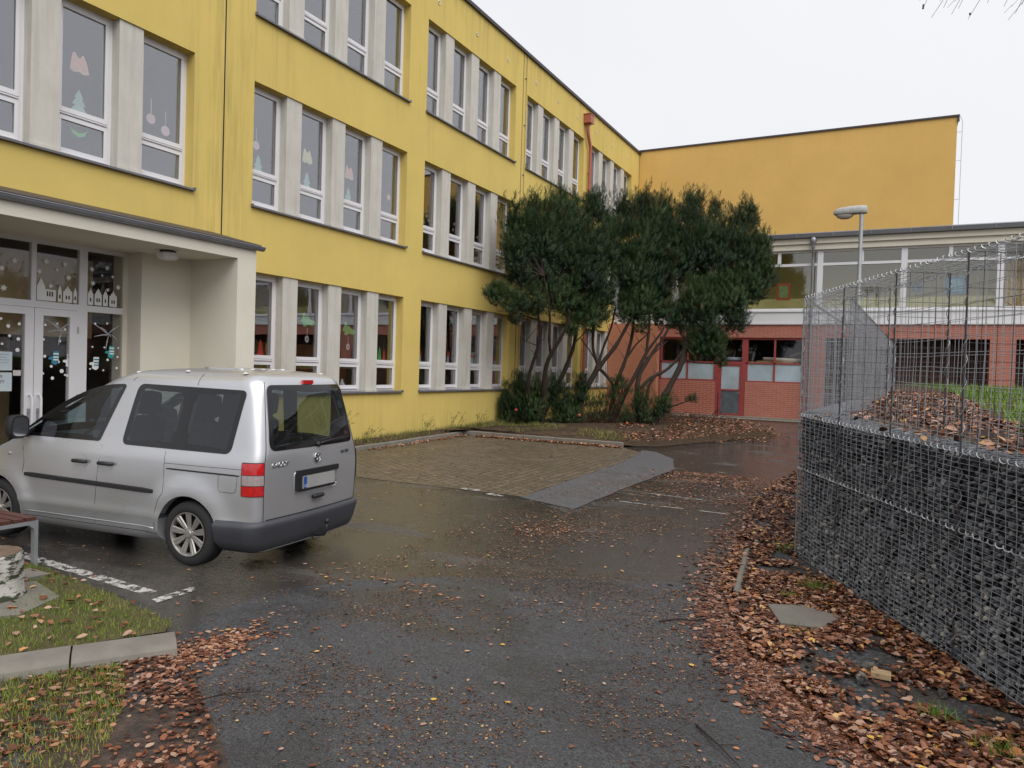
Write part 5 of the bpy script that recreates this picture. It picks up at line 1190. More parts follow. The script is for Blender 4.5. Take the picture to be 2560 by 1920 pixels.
# wheels
m = MB(); prof = [(.20,-.10),(.245,-.105),(.285,-.100),(.306,-.085),(.316,-.06),(.3175,0),(.316,.06),(.306,.085),(.285,.100),(.245,.105),(.212,.098),(.204,.085)]
m.lathe(prof, 48, 'y'); ty = m.build('tyre', M['tyre'], None, angle=50)
m = MB()
m.lathe([(.206,.098),(.213,.104),(.212,.110),(.203,.108),(.196,.096),(.192,.06)], 48, 'y'); NSP = 9
m.lathe([(.0,.098),(.030,.098),(.034,.094),(.036,.088),(.050,.086),(.056,.078),(.058,.05)], 24, 'y')
for k in range(NSP):
    a0 = 2*pi*k/NSP+.15
    for d_ in (-.105, .105):
        pts = []
        for r_, w_, y in ((.045,.014,.080),(.11,.016,.088),(.17,.019,.096),(.200,.021,.100)):
            dd = d_*(.55+.45*(.12/max(r_, .1))); ctr = a0+dd*.95
            for sgn, yy in ((-1, y-.006), (-.55, y+.004), (.55, y+.004), (1, y-.006)):
                px_, pz_ = r_*cos(ctr)-sgn*w_*sin(ctr), r_*sin(ctr)+sgn*w_*cos(ctr); pts.append((px_, yy, pz_))
        b0 = len(m.v); m.v += pts
        for i in range(3):
            for j in range(3): m.face((b0+i*4+j, b0+i*4+j+1, b0+(i+1)*4+j+1, b0+(i+1)*4+j))
    m.lathe([(.0,.093),(.006,.092),(.008,.084)], 6, 'y', (.062*cos(a0), 0, .062*sin(a0)))
ri = m.build('rim', M['rim'], None, angle=35)
m = MB(); m.lathe([(.0,.03),(.205,.03),(.205,.05)], 32, 'y'); m.lathe([(.06,.045),(.13,.045),(.13,.03)], 24, 'y'); di = m.build('brake_disc', M['dark'], None)
for (x, s) in ((0,1),(0,-1),(2.682,1),(2.682,-1)):
    wroot = link('wheel', None, car, (x, s*.765, .3175)); wroot.rotation_euler = (0 if s > 0 else pi, .3*x, 0)
    for o_, nm in ((ty,'tyre'),(ri,'rim'),(di,'brake_disc')): link(nm, o_.data, wroot)
for o_ in (ty, ri, di): bpy.data.objects.remove(o_)
# cabin: dashboard, steering wheel, seats
m = MB(); m.prism([(2.55,-.76,.6),(2.5,-.76,1.13),(2.25,-.76,1.15),(1.95,-.76,1.06),(1.9,-.76,.85),(2.1,-.76,.6)], (0,1.52,0)); m.build('dashboard', M['cabin'], car)
m = MB(); m.tube([(1.72+.17*sin(a)*.42+.07, .37+.185*cos(a), 1.02+.17*sin(a)) for a in [2*pi*k/28 for k in range(29)]], .015, 8, cap=False); m.tube([(1.79,.19,1.02),(1.8,.37,1.01),(1.79,.55,1.02)], .02, 6); m.tube([(1.8,.37,1.01),(2.0,.37,.95)], .03, 8); m.build('steering_wheel', M['trim'], car, smooth=True)
def seat(x, y, w, hr=True):
    m = MB(); n = 12
    def pad(c, sx, sy, sz, tilt):
        b_ = bmesh.new(); bmesh.ops.create_cube(b_, size=2); bmesh.ops.subdivide_edges(b_, edges=b_.edges[:], cuts=3, use_grid_fill=True)
        k = len(m.v)
        for v in b_.verts:
            p = v.co; q = Vector([math.copysign(min(1, abs(a))**1.0, a) for a in p]); L = (abs(q.x)**6+abs(q.y)**6+abs(q.z)**6)**(1/6); q = q/L
            q = Vector((q.x*sx, q.y*sy, q.z*sz)); q = Matrix.Rotation(tilt, 3, 'Y') @ q; m.v.append(tuple(q+Vector(c)))
        for f_ in b_.faces: m.face([k+v.index for v in f_.verts])
        b_.free()
    pad((x, y, .62), .26, w/2, .09, 0); pad((x-.27, y, .98), .075, w/2, .38, -.22)
    o = m.build('seat', M['seat'], car, smooth=True)
    if hr:
        m = MB(); pad((x-.37, y, 1.48), .055, .15, .11, -.12); m.tube([(x-.35,y-.05,1.3),(x-.36,y-.05,1.42)], .006, 5); m.tube([(x-.35,y+.05,1.3),(x-.36,y+.05,1.42)], .006, 5); m.build('headrest', M['seat'], o, smooth=True)
seat(1.45, .37, .50); seat(1.45, -.37, .50); seat(.55, .45, .42); seat(.55, 0, .40, False); seat(.55, -.45, .42)
m = MB(); m.box(-.72,-.45,-.70,.70,.98,1.0); m.build('parcel_shelf', M['cabin'], car)
# the greenhouse is a little taller than the first profile: stretch everything above the belt line
for o in car.children_recursive:
    if o.type == 'MESH' and o.location.length < 1e-6 and abs(o.rotation_euler.x)+abs(o.rotation_euler.z) < 1e-6 and o.parent.name.split('.')[0] != 'wheel':
        for v in o.data.vertices:
            if v.co.z > 1.10: v.co.z += .085*min(1, (v.co.z-1.10)/.72)
TREES = {"T1":{"base":[-10.0,20.8],"lobes":[[-9.87,19.2,6.13,0.49],[-9.9,19.17,5.43,0.52],[-9.72,20.19,6.66,0.6],[-9.44,19.97,5.53,0.71],[-9.82,19.19,4.61,0.49],[-9.41,19.97,4.58,0.6],[-9.27,20.99,6.42,0.62],[-9.0,20.76,5.27,0.67],[-10.04,19.12,6.59,0.26],[-9.81,19.81,6.95,0.26],[-9.38,20.6,6.96,0.32],[-9.49,17.2,3.77,0.23],[-9.57,16.94,3.82,0.13],[-9.39,17.7,3.6,0.22],[-9.33,18.3,3.6,0.27],[-9.42,18.13,3.26,0.18],[-9.37,19.41,3.76,0.42],[-8.96,20.19,4.0,0.54],[-9.76,18.67,5.0,0.34],[-9.96,18.8,5.6,0.18]],"stems":[[[-10.05,20.78,0.18,0.052],[-10.04,20.43,0.96,0.045],[-9.97,20.22,1.52,0.038],[-9.8,20.09,1.99,0.035],[-9.51,19.94,2.61,0.031],[-9.39,19.79,3.05,0.028],[-9.37,19.58,3.48,0.022],[-9.44,19.38,4.05,0.015]],[[-9.8,20.9,0.19,0.066],[-9.61,20.66,0.98,0.058],[-9.53,20.46,1.5,0.051],[-9.43,20.3,1.97,0.044],[-9.22,20.21,2.38,0.041],[-8.95,20.16,2.77,0.031],[-8.75,20.12,3.07,0.025],[-8.53,19.96,3.62,0.018]],[[-9.22,20.21,2.38,0.031],[-9.2,20.01,2.8,0.028],[-9.1,19.83,3.26,0.025],[-9.05,19.58,3.94,0.018],[-9.2,19.51,4.64,0.012]],[[-9.37,19.64,3.37,0.019],[-9.74,19.39,3.47,0.015],[-10.01,19.13,3.68,0.012],[-10.36,18.9,3.96,0.009]],[[-9.51,19.94,2.61,0.013],[-9.77,19.75,2.72,0.006],[-9.96,19.59,2.83,0.004]]],"bush":[[-10.52,20.43,0.82,0.45],[-10.02,20.69,0.77,0.52],[-10.67,20.34,0.38,0.35],[-10.12,20.63,0.4,0.42],[-10.38,20.52,1.38,0.25],[-9.87,20.78,1.15,0.32],[-10.84,20.26,0.68,0.2]]},"T2":{"base":[-9.2,21.7],"lobes":[[-9.38,21.17,7.21,0.32],[-9.22,21.81,6.83,0.57],[-8.67,21.51,5.99,0.75],[-8.55,20.99,4.8,0.73],[-8.86,22.57,7.34,0.44],[-8.39,22.21,5.58,0.7],[-8.28,21.68,4.38,0.62],[-8.77,20.96,3.95,0.55],[-8.49,22.75,6.7,0.52],[-8.43,21.13,3.47,0.43],[-8.9,22.33,7.42,0.23],[-8.18,21.49,3.62,0.37],[-8.79,20.6,3.19,0.27]],"stems":[[[-10.06,21.25,0.1,0.074],[-9.66,21.4,1.09,0.06],[-9.32,21.53,1.89,0.047],[-9.09,21.6,2.59,0.04],[-8.99,21.62,3.16,0.033],[-8.9,21.61,3.89,0.026],[-8.88,21.64,4.77,0.016]],[[-9.17,21.72,0.19,0.087],[-9.0,21.77,0.86,0.08],[-8.77,21.86,1.25,0.07],[-8.43,21.99,1.92,0.06],[-8.38,22.0,2.15,0.053]],[[-8.38,22.01,2.12,0.04],[-8.55,21.88,2.61,0.033],[-8.52,21.84,3.49,0.03],[-8.49,21.82,4.28,0.02]],[[-8.38,22.01,2.12,0.033],[-8.27,22.03,2.62,0.027],[-8.01,22.12,3.32,0.023],[-7.9,22.13,4.05,0.016]],[[-8.4,22.01,1.96,0.047],[-8.11,22.13,2.41,0.043],[-7.91,22.21,2.69,0.04],[-7.67,22.3,3.2,0.033],[-7.4,22.4,3.81,0.023]],[[-9.09,21.59,2.75,0.013],[-8.79,21.73,3.08,0.01],[-8.62,21.78,3.52,0.007]],[[-8.38,22.01,2.12,0.017],[-8.67,21.82,2.64,0.013],[-8.9,21.68,2.95,0.01]]],"bush":[[-9.43,21.49,0.84,0.38],[-9.08,21.66,0.54,0.41],[-9.41,21.48,0.4,0.36],[-8.87,21.78,0.99,0.31],[-8.83,21.81,1.43,0.23],[-9.61,21.4,1.28,0.25]]},"T3":{"base":[-8.15,22.4],"lobes":[[-8.32,23.41,7.08,0.53],[-8.3,23.54,7.57,0.21],[-7.86,23.65,7.23,0.6],[-7.55,23.23,6.22,0.78],[-7.57,22.62,4.98,0.76],[-7.42,24.45,7.49,0.57],[-7.12,24.02,6.33,0.8],[-7.04,23.46,4.93,0.78],[-7.32,22.74,4.09,0.64],[-7.69,22.31,3.81,0.44],[-7.63,23.78,7.57,0.24],[-7.13,24.61,7.78,0.27],[-6.8,24.76,6.97,0.68],[-6.62,24.26,5.55,0.8],[-6.77,23.58,3.9,0.58],[-7.29,22.73,3.46,0.32]],"stems":[[[-8.02,22.47,0.22,0.054],[-8.02,22.52,0.91,0.047],[-8.05,22.56,1.5,0.034],[-8.31,22.45,1.84,0.034],[-8.51,22.36,2.02,0.034]],[[-7.97,22.5,0.37,0.047],[-7.71,22.71,1.21,0.04],[-7.41,22.92,1.93,0.04],[-7.17,23.1,2.57,0.034],[-6.91,23.26,2.98,0.027],[-6.7,23.4,3.37,0.02]],[[-8.14,22.41,0.21,0.04],[-8.0,22.58,1.47,0.04],[-7.74,22.79,2.32,0.034],[-7.6,22.91,3.02,0.034],[-7.58,22.98,3.73,0.024]],[[-7.74,22.79,2.32,0.02],[-7.48,22.96,2.83,0.017],[-7.15,23.16,3.17,0.014]],[[-7.17,23.1,2.57,0.027],[-7.13,23.17,3.18,0.027],[-7.13,23.22,3.88,0.02]],[[-7.33,22.99,2.26,0.017],[-6.89,23.24,2.59,0.014],[-6.57,23.44,2.99,0.01]]],"bush":[[-7.9,22.43,1.02,0.33],[-8.12,22.32,0.63,0.38],[-8.34,22.2,0.49,0.31],[-7.75,22.52,1.34,0.23],[-8.56,22.08,0.49,0.26]]},"T4":{"base":[-6.9,23.0],"lobes":[[-6.47,25.51,7.64,0.5],[-6.42,25.54,7.92,0.22],[-5.96,25.2,7.0,0.68],[-5.74,25.89,7.88,0.22],[-5.46,26.02,6.85,0.55],[-4.9,25.76,7.58,0.32],[-4.54,25.95,7.59,0.3],[-4.81,25.79,6.77,0.68],[-6.04,24.57,5.83,0.8],[-5.33,24.93,5.59,0.86],[-4.62,25.3,5.62,0.73],[-4.16,25.54,5.9,0.4],[-3.86,25.45,5.09,0.34],[-4.3,25.11,4.79,0.59],[-4.94,24.54,4.36,0.71],[-5.74,24.12,4.2,0.71],[-4.65,24.45,3.7,0.52],[-5.44,24.03,3.29,0.58],[-6.19,23.88,3.66,0.52],[-5.14,23.95,2.65,0.38],[-5.76,23.85,2.76,0.39],[-4.05,25.72,6.32,0.21],[-4.96,24.03,2.27,0.18]],"stems":[[[-6.85,23.03,0.11,0.087],[-6.77,23.1,0.58,0.087],[-6.49,23.34,1.42,0.074],[-6.15,23.6,2.21,0.064],[-6.04,23.74,2.93,0.058],[-5.87,23.91,3.69,0.047],[-5.65,24.08,4.26,0.037],[-5.41,24.22,5.11,0.024]],[[-7.21,22.84,0.17,0.06],[-7.32,22.85,0.91,0.054],[-7.37,22.9,1.55,0.051],[-7.32,22.97,1.93,0.044],[-6.97,23.22,2.59,0.034],[-6.78,23.36,2.92,0.027],[-6.58,23.51,3.38,0.02]],[[-7.27,22.94,1.41,0.04],[-7.02,23.1,1.75,0.037],[-6.58,23.36,1.99,0.034],[-6.24,23.58,2.42,0.03],[-6.09,23.7,2.82,0.02]],[[-7.07,23.0,1.04,0.034],[-7.06,23.05,1.49,0.03],[-6.8,23.24,1.95,0.027]],[[-6.04,23.74,2.93,0.024],[-6.25,23.67,3.26,0.02],[-6.39,23.65,3.78,0.017]],[[-5.87,23.91,3.69,0.027],[-5.47,24.12,3.68,0.02],[-5.1,24.25,3.17,0.014]],[[-6.78,23.12,0.8,0.024],[-6.34,23.36,0.86,0.02],[-6.06,23.51,0.98,0.013],[-5.81,23.66,1.09,0.01]]],"bush":[[-7.08,22.8,0.54,0.33],[-7.21,22.74,0.92,0.26],[-6.63,23.04,0.68,0.26],[-6.47,23.13,0.81,0.2],[-7.58,22.54,0.39,0.23],[-5.71,23.53,1.12,0.13],[-5.86,23.45,1.08,0.09]]}}
# ---------------------------------------------------------------- yews
def sprig():
    """one shoot: a stem with flat needle sprays on both sides, along +z"""
    v, f = [], []
    for i in range(13):
        z = .03+.97*i/13; L = .30*(1-.55*i/13); a = i*2.4
        for s in (0, pi):
            aa = a+s; c, d = cos(aa), sin(aa); w = .033
            b = len(v); v += [(0,0,z), (c*L*.55-d*w, d*L*.55+c*w, z+L*.30), (c*L, d*L, z+L*.62), (c*L*.55+d*w, d*L*.55-c*w, z+L*.26)]; f.append((b, b+1, b+2, b+3))
    b = len(v); v += [(-.03,0,.85), (.03,0,.85), (.012,0,1.18), (-.012,0,1.18)]; f.append((b, b+1, b+2, b+3))
    return v, f
SV, SF = sprig()
def aim(dirs, tw):
    d = dirs/np.linalg.norm(dirs, axis=1, keepdims=True); up = np.array([0,0,1.]); a = np.cross(up, d); nn = np.linalg.norm(a, axis=1, keepdims=True); a = np.where(nn > 1e-3, a/np.maximum(nn, 1e-6), [1,0,0]); b = np.cross(d, a)
    c, s = np.cos(tw)[:,None], np.sin(tw)[:,None]; x = a*c+b*s; y = -a*s+b*c
    return np.stack([x, y, d], axis=2)
def crown(name, lobes, parent, dens, size, upness, mat, tip=True):
    P, D, S_, C = [], [], [], []
    for (x, y, z, r) in lobes:
        if z > 5.9: z -= .34+.12*math.sin(x*5)
        n = int(dens*(r**2.2)*(1 if r > .3 else 1.6))+6; dirs = rng.normal(size=(n, 3)); dirs /= np.linalg.norm(dirs, axis=1, keepdims=True)
        rad = r*(rng.random(n)**.40)*rng.uniform(.75, 1.06, n); shape = np.array([.86, .86, 1.0]); p = dirs*rad[:,None]*shape
        p[:,2] += np.where(rng.random(n) < .12, rng.uniform(0, .35, n)*r, 0)
        d = dirs*1.0+np.array([0,0,upness])+rng.normal(scale=.35, size=(n,3))
        P.append(p+np.array([x, y, z])); D.append(d); S_.append(rng.uniform(.7, 1.25, n)*size*(1 if r > .3 else .8))
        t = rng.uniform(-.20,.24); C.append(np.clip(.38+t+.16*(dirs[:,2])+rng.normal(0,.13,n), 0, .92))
        if tip and r > .2:                                   # leading shoots standing out of the lobe
            k = int(8*r/.4)+4; q = rng.normal(scale=.45*r, size=(k,3)); q[:,2] = r*(.8+.15*rng.random(k)); zz = np.linspace(0, 1, 5)
            for j in range(k):
                h = rng.uniform(.15, .62)*(1 if z > 5.2 else .6); 
                nn_ = 13; zz = np.linspace(-.15, 1, nn_); wd = .11*(1-np.clip(zz,0,1)**1.3)+.01; pp = np.array([x, y, z])+q[j]+np.stack([rng.normal(0,1,nn_)*wd+zz*rng.normal(0,.1), rng.normal(0,1,nn_)*wd, zz*h], 1)
                P.append(pp); D.append(np.tile([0,0,1.2], (nn_,1))+rng.normal(scale=.35, size=(nn_,3))); S_.append(np.linspace(1.0,.6,nn_)*size); C.append(np.clip(rng.normal(.50+t*.6,.1,nn_), 0, .9))
    P = np.vstack(P); D = np.vstack(D); S_ = np.concatenate(S_); C = np.concatenate(C)
    if lobes[0][0] < -3: P[:,0] = np.maximum(P[:,0], -10.85)
    br = rng.random(len(P)) < .012; C[br] = .99
    return scatter(name, SV, SF, C, P, aim(D, rng.uniform(0, 2*pi, len(P))), S_, mat, parent)
names = {'T1': 'multi stemmed yew closest to the yellow facade, its low branch hanging to the left', 'T2': 'second yew from the facade with a forked leaning trunk', 'T3': 'third yew, thin crossing stems behind the low reddish shoots', 'T4': 'outermost yew with one thick leaning trunk beside the path'}
for k, T in TREES.items():
    bx, by = T['base']; root = thing('yew_tree', names[k], 'tree', (0, 0, 0), 0, 'yews in the planting bed'); root.location = (bx, by, gz(by))
    inv = Matrix.Translation((-bx, -by, -gz(by)))
    def Yp(o): o.parent = root; o.matrix_parent_inverse = inv; return o
    for st in T['stems']:
        pts = []; rs = []
        for a, b_ in zip(st[:-1], st[1:]):
            for i in range(4):
                f = i/4; pts.append(Vector([a[j]*(1-f)+b_[j]*f for j in range(3)])+Vector([random.uniform(-1,1)*a[3]*.28 for _ in range(3)])); rs.append(1.5*(a[3]*(1-f)+b_[3]*f)*random.uniform(.86, 1.16))
        pts.append(Vector(st[-1][:3])); rs.append(st[-1][3]*.6)
        # smooth the path a little
        for _ in range(2): pts = [pts[0]]+[(pts[i-1]+pts[i]*2+pts[i+1])/4 for i in range(1, len(pts)-1)]+[pts[-1]]
        if pts[0].z < .6: pts.insert(0, pts[0]-Vector((0,0,.25))); rs.insert(0, rs[0]*1.35)
        m = MB(); m.tube(pts, rs, 9)
        # short side twigs
        for i in range(5, len(pts)-1, 2):
            if pts[i].z > 1.6 and rs[i] < .09:
                a = random.uniform(0, 2*pi); L = random.uniform(.2, .7); q = pts[i]+Vector((cos(a)*L*.6, sin(a)*L*.6, L*.7)); q.x = max(q.x, -10.85)
                m.tube([pts[i], (pts[i]+q)/2+Vector((random.uniform(-.05,.05),0,.04)), q], [.010,.007,.003], 4)
        Yp(m.build('trunk', M['bark'], None, angle=60))
    # limbs from the upper stems into every lobe
    m = MB(); tops = [Vector(p[:3]) for st in T['stems'] for p in st[-3:]]
    for (x, y, z, r) in T['lobes']:
        c = Vector((x, y, z)); b_ = min(tops, key=lambda q: (q-c).length+.6*max(0, q.z-c.z)); 
        if (b_-c).length > .15:
            mid = (b_+c)/2+Vector((random.uniform(-.1,.1), random.uniform(-.1,.1), -.06)); m.tube([b_, mid, c], [.030,.022,.010], 5)
        for _ in range(3): a = random.uniform(0, 2*pi); q = c+Vector((cos(a)*r*.8, sin(a)*r*.8, r*random.uniform(.1,.8))); q.x = max(q.x, -10.85); m.tube([c, q], [.010,.004], 4)
    Yp(m.build('limb', M['bark'], None))
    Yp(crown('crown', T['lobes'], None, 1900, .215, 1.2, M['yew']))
    low = [(x, y, z, r*1.2) for x, y, z, r in T['bush']]
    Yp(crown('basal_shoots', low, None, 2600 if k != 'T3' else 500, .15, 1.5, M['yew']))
    if k == 'T3':
        m = MB()
        for (x, y, z, r) in low:
            for _ in range(26): a = random.uniform(0, 2*pi); q = Vector((x+cos(a)*r*.7, y+sin(a)*r*.7, z+r*random.uniform(.2, 1.5))); m.tube([(x+cos(a)*r*.2, y, z-r*.8), q], [.008,.003], 4)
        Yp(m.build('dead_twigs', pm('dead_twig', (.13,.05,.03), .9, .3, 9), None))
for i, (x, y, z) in enumerate(((-10.25,20.05,.66),(-8.50,20.85,.56),(-7.20,21.5,.36))):
    m = MB(); m.lathe([(0,-.05),(.028,-.042),(.046,-.018),(.05,.0),(.046,.018),(.028,.042),(0,.05)], 14, 'z'); o = m.build('red_bauble', pm('bauble', (.38,.07,.04), .35, .1, 4) if not i else bpy.data.materials['bauble'], None, smooth=True, loc=(x, y, z))
    tag(o, 'round orange red bauble hanging low in the %s' % ('leftmost yew shoots', 'second clump of yew shoots', 'third clump of yew shoots near the ground')[i], 'bauble', 'red baubles in the yews'); m = MB(); m.tube([(0,0,.06),(0,.02,.12)], .004, 4); m.build('loop', M['darktrim'], o)

# ---------------------------------------------------------------- birch over the terrace, its bare twigs hanging into view
bt = thing('birch_tree', 'bare birch whose thin hanging twigs show against the sky at the top right', 'tree', (7.0, 2.2, 1.4))
def twp(o): o.parent = bt; o.matrix_parent_inverse = Matrix.Translation((-7.0,-2.2,-1.4)); return o
m = MB(); m.tube([(7.0,2.2,1.2),(7.05,2.3,3.5),(6.9,2.5,6),(7.0,2.6,9),(6.9,2.8,12)], [.16,.14,.12,.08,.03], 12); twp(m.build('trunk', M['birch'], None, smooth=True))
hang = [(.07,5.73,4.43,.10),(.12,5.75,4.36,.22),(.19,5.79,4.43,.1),(.28,5.84,4.43,.1),(.24,5.82,4.39,.15),(.34,5.87,4.36,.18),(.45,5.9,4.46,.05),(.58,5.99,4.36,.3),(.66,6.04,4.47,.05),(.55,5.95,4.44,.1),(.62,6.0,4.40,.1)]
m = MB(); m.tube([(6.9,2.5,6.2),(5.2,3.8,7.4),(3.0,5.0,7.0),(1.4,5.75,6.2),(.2,5.8,5.5)], [.08,.06,.045,.025,.008], 7); m.tube([(6.9,2.6,7.2),(8.,3.4,8.6),(9,4.2,9.1)], [.06,.04,.01], 6); m.tube([(6.95,2.5,6.6),(6,1.6,7.8),(5.2,.6,8.4)], [.06,.04,.01], 6); twp(m.build('branch', M['bark'], None, smooth=True))
m = MB()
for x, y, z, k in hang:
    sx = x+random.uniform(-.05,.05)+k*.3; m.tube([(sx, y-.02, 5.7), (sx-.02, y, 5.0), (x+.03+k*.2, y, z+.12), (x, y, z)], [.0035,.0028,.0018,.0012], 4)
    if random.random() < .6: m.tube([(x+.02, y, z+.10), (x-.025, y, z+.05)], .0012, 3)
m.tube([(.07,5.73,4.45),(.068,5.73,4.42)], .006, 5); m.tube([(.35,5.87,4.40),(.352,5.87,4.385)], .006, 5)
twp(m.build('hanging_twigs', M['darktrim'], None)); m = MB()
for _ in range(260):
    a = random.uniform(0, 2*pi); r = random.uniform(.6, 2.8); z = random.uniform(6.5, 11); p = Vector((7.0+r*cos(a)*.9, 2.7+r*sin(a), z))
    m.tube([Vector((6.95, 2.6, z-.9)), (Vector((6.95,2.6,z))+p)/2, p, p+Vector((random.uniform(-.1,.3),.1,-.9))], [.010,.006,.003,.001], 3, cap=False)
twp(m.build('twigs', M['darktrim'], None))

# unseen trees added beyond the terrace to give the panes dark foliage to mirror
for i, (x, y, h) in enumerate(((30,6,8),(31,13,9),(30,20,8.5),(32,27,9.5),(31,35,9),(33,43,9))):
    bt2 = thing('reflection_tree', 'unseen evergreen added beyond the terrace for the panes to mirror', 'tree', (x, y, 1.4), 0, 'unseen trees added for the reflections'); inv2 = Matrix.Translation((-x,-y,-1.4))
    m = MB(); m.tube([(x,y,1.2),(x+.1,y,h*.5),(x,y,h*.9)], [.25,.18,.05], 8); o = m.build('trunk', M['bark'], None); o.parent = bt2; o.matrix_parent_inverse = inv2
    if i == 0: o = crown('crown', [(0,0,h*.35,2.6),(1.2,1.5,h*.5,2.0),(-1,-1.5,h*.5,2.2),(0,.3,h*.72,1.7)], None, 90, .75, .8, M['yew'], False); cm_ = o.data; bpy.data.objects.remove(o); cm_.transform(Matrix.Translation((10.85,0,0))) if False else None
    o = link('crown', cm_, bt2); o.rotation_euler = (0,0,i*1.3)
# ---------------------------------------------------------------- fallen leaves, grass, weeds
LV = [(-.5,0,0),(-.18,.30,.10),(.25,.26,.12),(.55,0,.04),(.25,-.26,.10),(-.18,-.30,.14),(.02,0,-.02)]; LF = [(6,0,1),(6,1,2),(6,2,3),(6,3,4),(6,4,5),(6,5,0)]
def leaves(name, P2, z, size, lab, lo=0., hi=1., tilt=.35, mat='leaves', fl=1., parent=None):
    n = len(P2); P = np.column_stack([P2, z]); s = rng.uniform(.45, 1.45, n)*size
    sc3 = np.column_stack([s, s*rng.uniform(.85,1.35,n), s*rng.uniform(.4,1.6,n)*fl]); v = rng.beta(1.25, 1.25, n)*(hi-lo)+lo
    return stuff(scatter(name, LV, LF, v, P, rots(n, tilt), sc3, M[mat]), lab)
verge = [(-1.69,15.5),(-1.95,12.3),(-1.66,9.6),(-1.52,8.1),(-1.34,6.9),(-1.08,6.1),(-.87,5.5),(-.57,5.05),(-.33,4.7),(-.02,4.4),(.4,3.9),(1.1,3.0),(2.2,2.2),(2.6,2.5),(.85,5.3),(-.90,8.5),(-.80,12.),(-.8,16)]
P = pts_in(verge, 46000); d = vnoise(P, 1.9)*.6+vnoise(P+7.3, 5.)*.4
hole = np.zeros(len(P), bool)
for (x, y, rx, ry) in ((-.20,5.75,.42,.24),(.05,5.35,.35,.2),(-.15,4.95,.28,.16),(.75,4.2,.45,.22),(.45,3.65,.5,.2),(-.75,8.0,.22,.3),(.45,5.15,.22,.2)): hole |= ((P[:,0]-x)/rx)**2+((P[:,1]-y)/ry)**2 < rng.uniform(.4,1.2,len(P))
slab = inpoly(P, [(-.88,6.54),(-.65,6.66),(-.37,6.58),(-.46,6.24),(-.74,6.17)]); es = (np.abs(P[:,0]+1.40-(8.5-P[:,1])*.114) < .045) & (P[:,1] > 6.8) & (P[:,1] < 8.6)
far_ = np.where(P[:,1] > 9.4, rng.random(len(P)) < .30, True)
P = P[(d > .24+.12*rng.random(len(P))) & ~(hole & (rng.random(len(P)) < .9)) & ~(slab & (rng.random(len(P)) < .97)) & ~(es & (rng.random(len(P)) < .85)) & far_]
leaves('fallen_leaves', P, gzv(P[:,1])+.012+rng.random(len(P))*.035, .050, 'drift of brown birch leaves between the path and the gabion wall')
# ragged litter along the drift's edge and over the asphalt
ln = np.array([(-1.95,13),(-1.66,9.6),(-1.52,8.1),(-1.34,6.9),(-1.08,6.1),(-.87,5.5),(-.57,5.05),(-.33,4.7),(-.02,4.4),(.4,3.9)]); k = rng.integers(0, len(ln)-1, 6000); f = rng.random(6000)[:,None]; P = ln[k]*(1-f)+ln[k+1]*f+rng.normal(scale=[.16,.10], size=(6000,2))-[.04,.02]
leaves('leaf_litter', P, gzv(P[:,1])+.010, .042, 'ragged litter of small wet leaves along the edge of the drift', 0, .8, .15, fl=.4)
P = pts_in([(-5,2),(1,2),(-.5,6),(-1.5,10),(-2.5,15),(-5,15),(-10,10),(-9,4.4),(-5,4)], 1500)
leaves('scattered_leaves', P, gzv(P[:,1])+.012, .032, 'single yellow and brown leaves scattered over the wet asphalt', .15, 1., .12, fl=.4)
P = pts_in([(-4.4,2),(.8,2),(-.7,6),(-1.6,10),(-2.0,13),(-4.7,13),(-4.8,4)], 60000); P = P[vnoise(P, 1.4)*.6+vnoise(P+3, 6)*.4 > .36+.25*rng.random(len(P))]
leaves('leaf_debris', P, gzv(P[:,1])+.008, .015, 'crumbs of leaf and grit on the asphalt path', 0, 1, .3, 'debris', .6)
P = np.vstack([rng.normal(size=(420,2))*[.42,.30]+[-3.75,8.25], rng.normal(size=(700,2))*[.5,.10]+[-2.9,14.0], rng.normal(size=(1700,2))*[.85,.35]+[-2.5,13.3], rng.normal(size=(900,2))*[.9,.5]+[-2.2,11.6], rng.normal(size=(800,2))*[.13,.26]+[-4.20,3.60], rng.normal(size=(90,2))*[.5,.12]+[-4.0,5.5]])
leaves('leaf_litter', P, gzv(P[:,1])+.010, .036, 'thin patches of washed up leaf litter on the asphalt', .1, .95, .15, fl=.5)
P = np.column_stack([rng.uniform(-9.9,-5.85,1500), 17.20-np.abs(rng.normal(0,.10,1500))]); P2 = np.column_stack([rng.uniform(-10.35,-10.1,300), rng.uniform(13,17.2,300)]); P = np.vstack([P, P2])
leaves('leaf_row', P, gzv(P[:,1])+.012+rng.random(len(P))*.03, .055, 'orange leaves gathered along the kerb of the yew bed', .3, 1.)
P = pts_in([(-10.3,10.2),(-5,10.2),(-5,17.2),(-10.3,17.2)], 1500); leaves('scattered_leaves', P, gzv(P[:,1])+.012, .032, 'leaf specks over the parking pavers', .1, 1., .12, 'debris', fl=.4)
P = pts_in([(x, y) for x, y in bed[3:]], 5200); edge = vnoise(P, 1.1)+.45*((P[:,0] > -6.2) | (P[:,1] < 18.6)); P = P[edge > .45]
leaves('bed_leaves', P, gzv(P[:,1])+.14+rng.random(len(P))*.04, .065, 'brown leaves covering the soil under the yews', .05, .95)
P = pts_in([(-3.2,20.5),(-2.7,22.7),(-3.3,24.9),(-4.7,26),(-4.6,19.8)], 500); leaves('leaf_fringe', P, gzv(P[:,1])+.02, .055, 'leaves fringing the tip of the planting bed', .2, 1.)
side = [(-7.6,-.6),(-4.42,3.43),(-4.13,3.33),(-3.76,3.14),(-3.35,2.90),(-2.85,2.55),(-2.3,1.6),(-3.4,.6),(-6,-.8)]
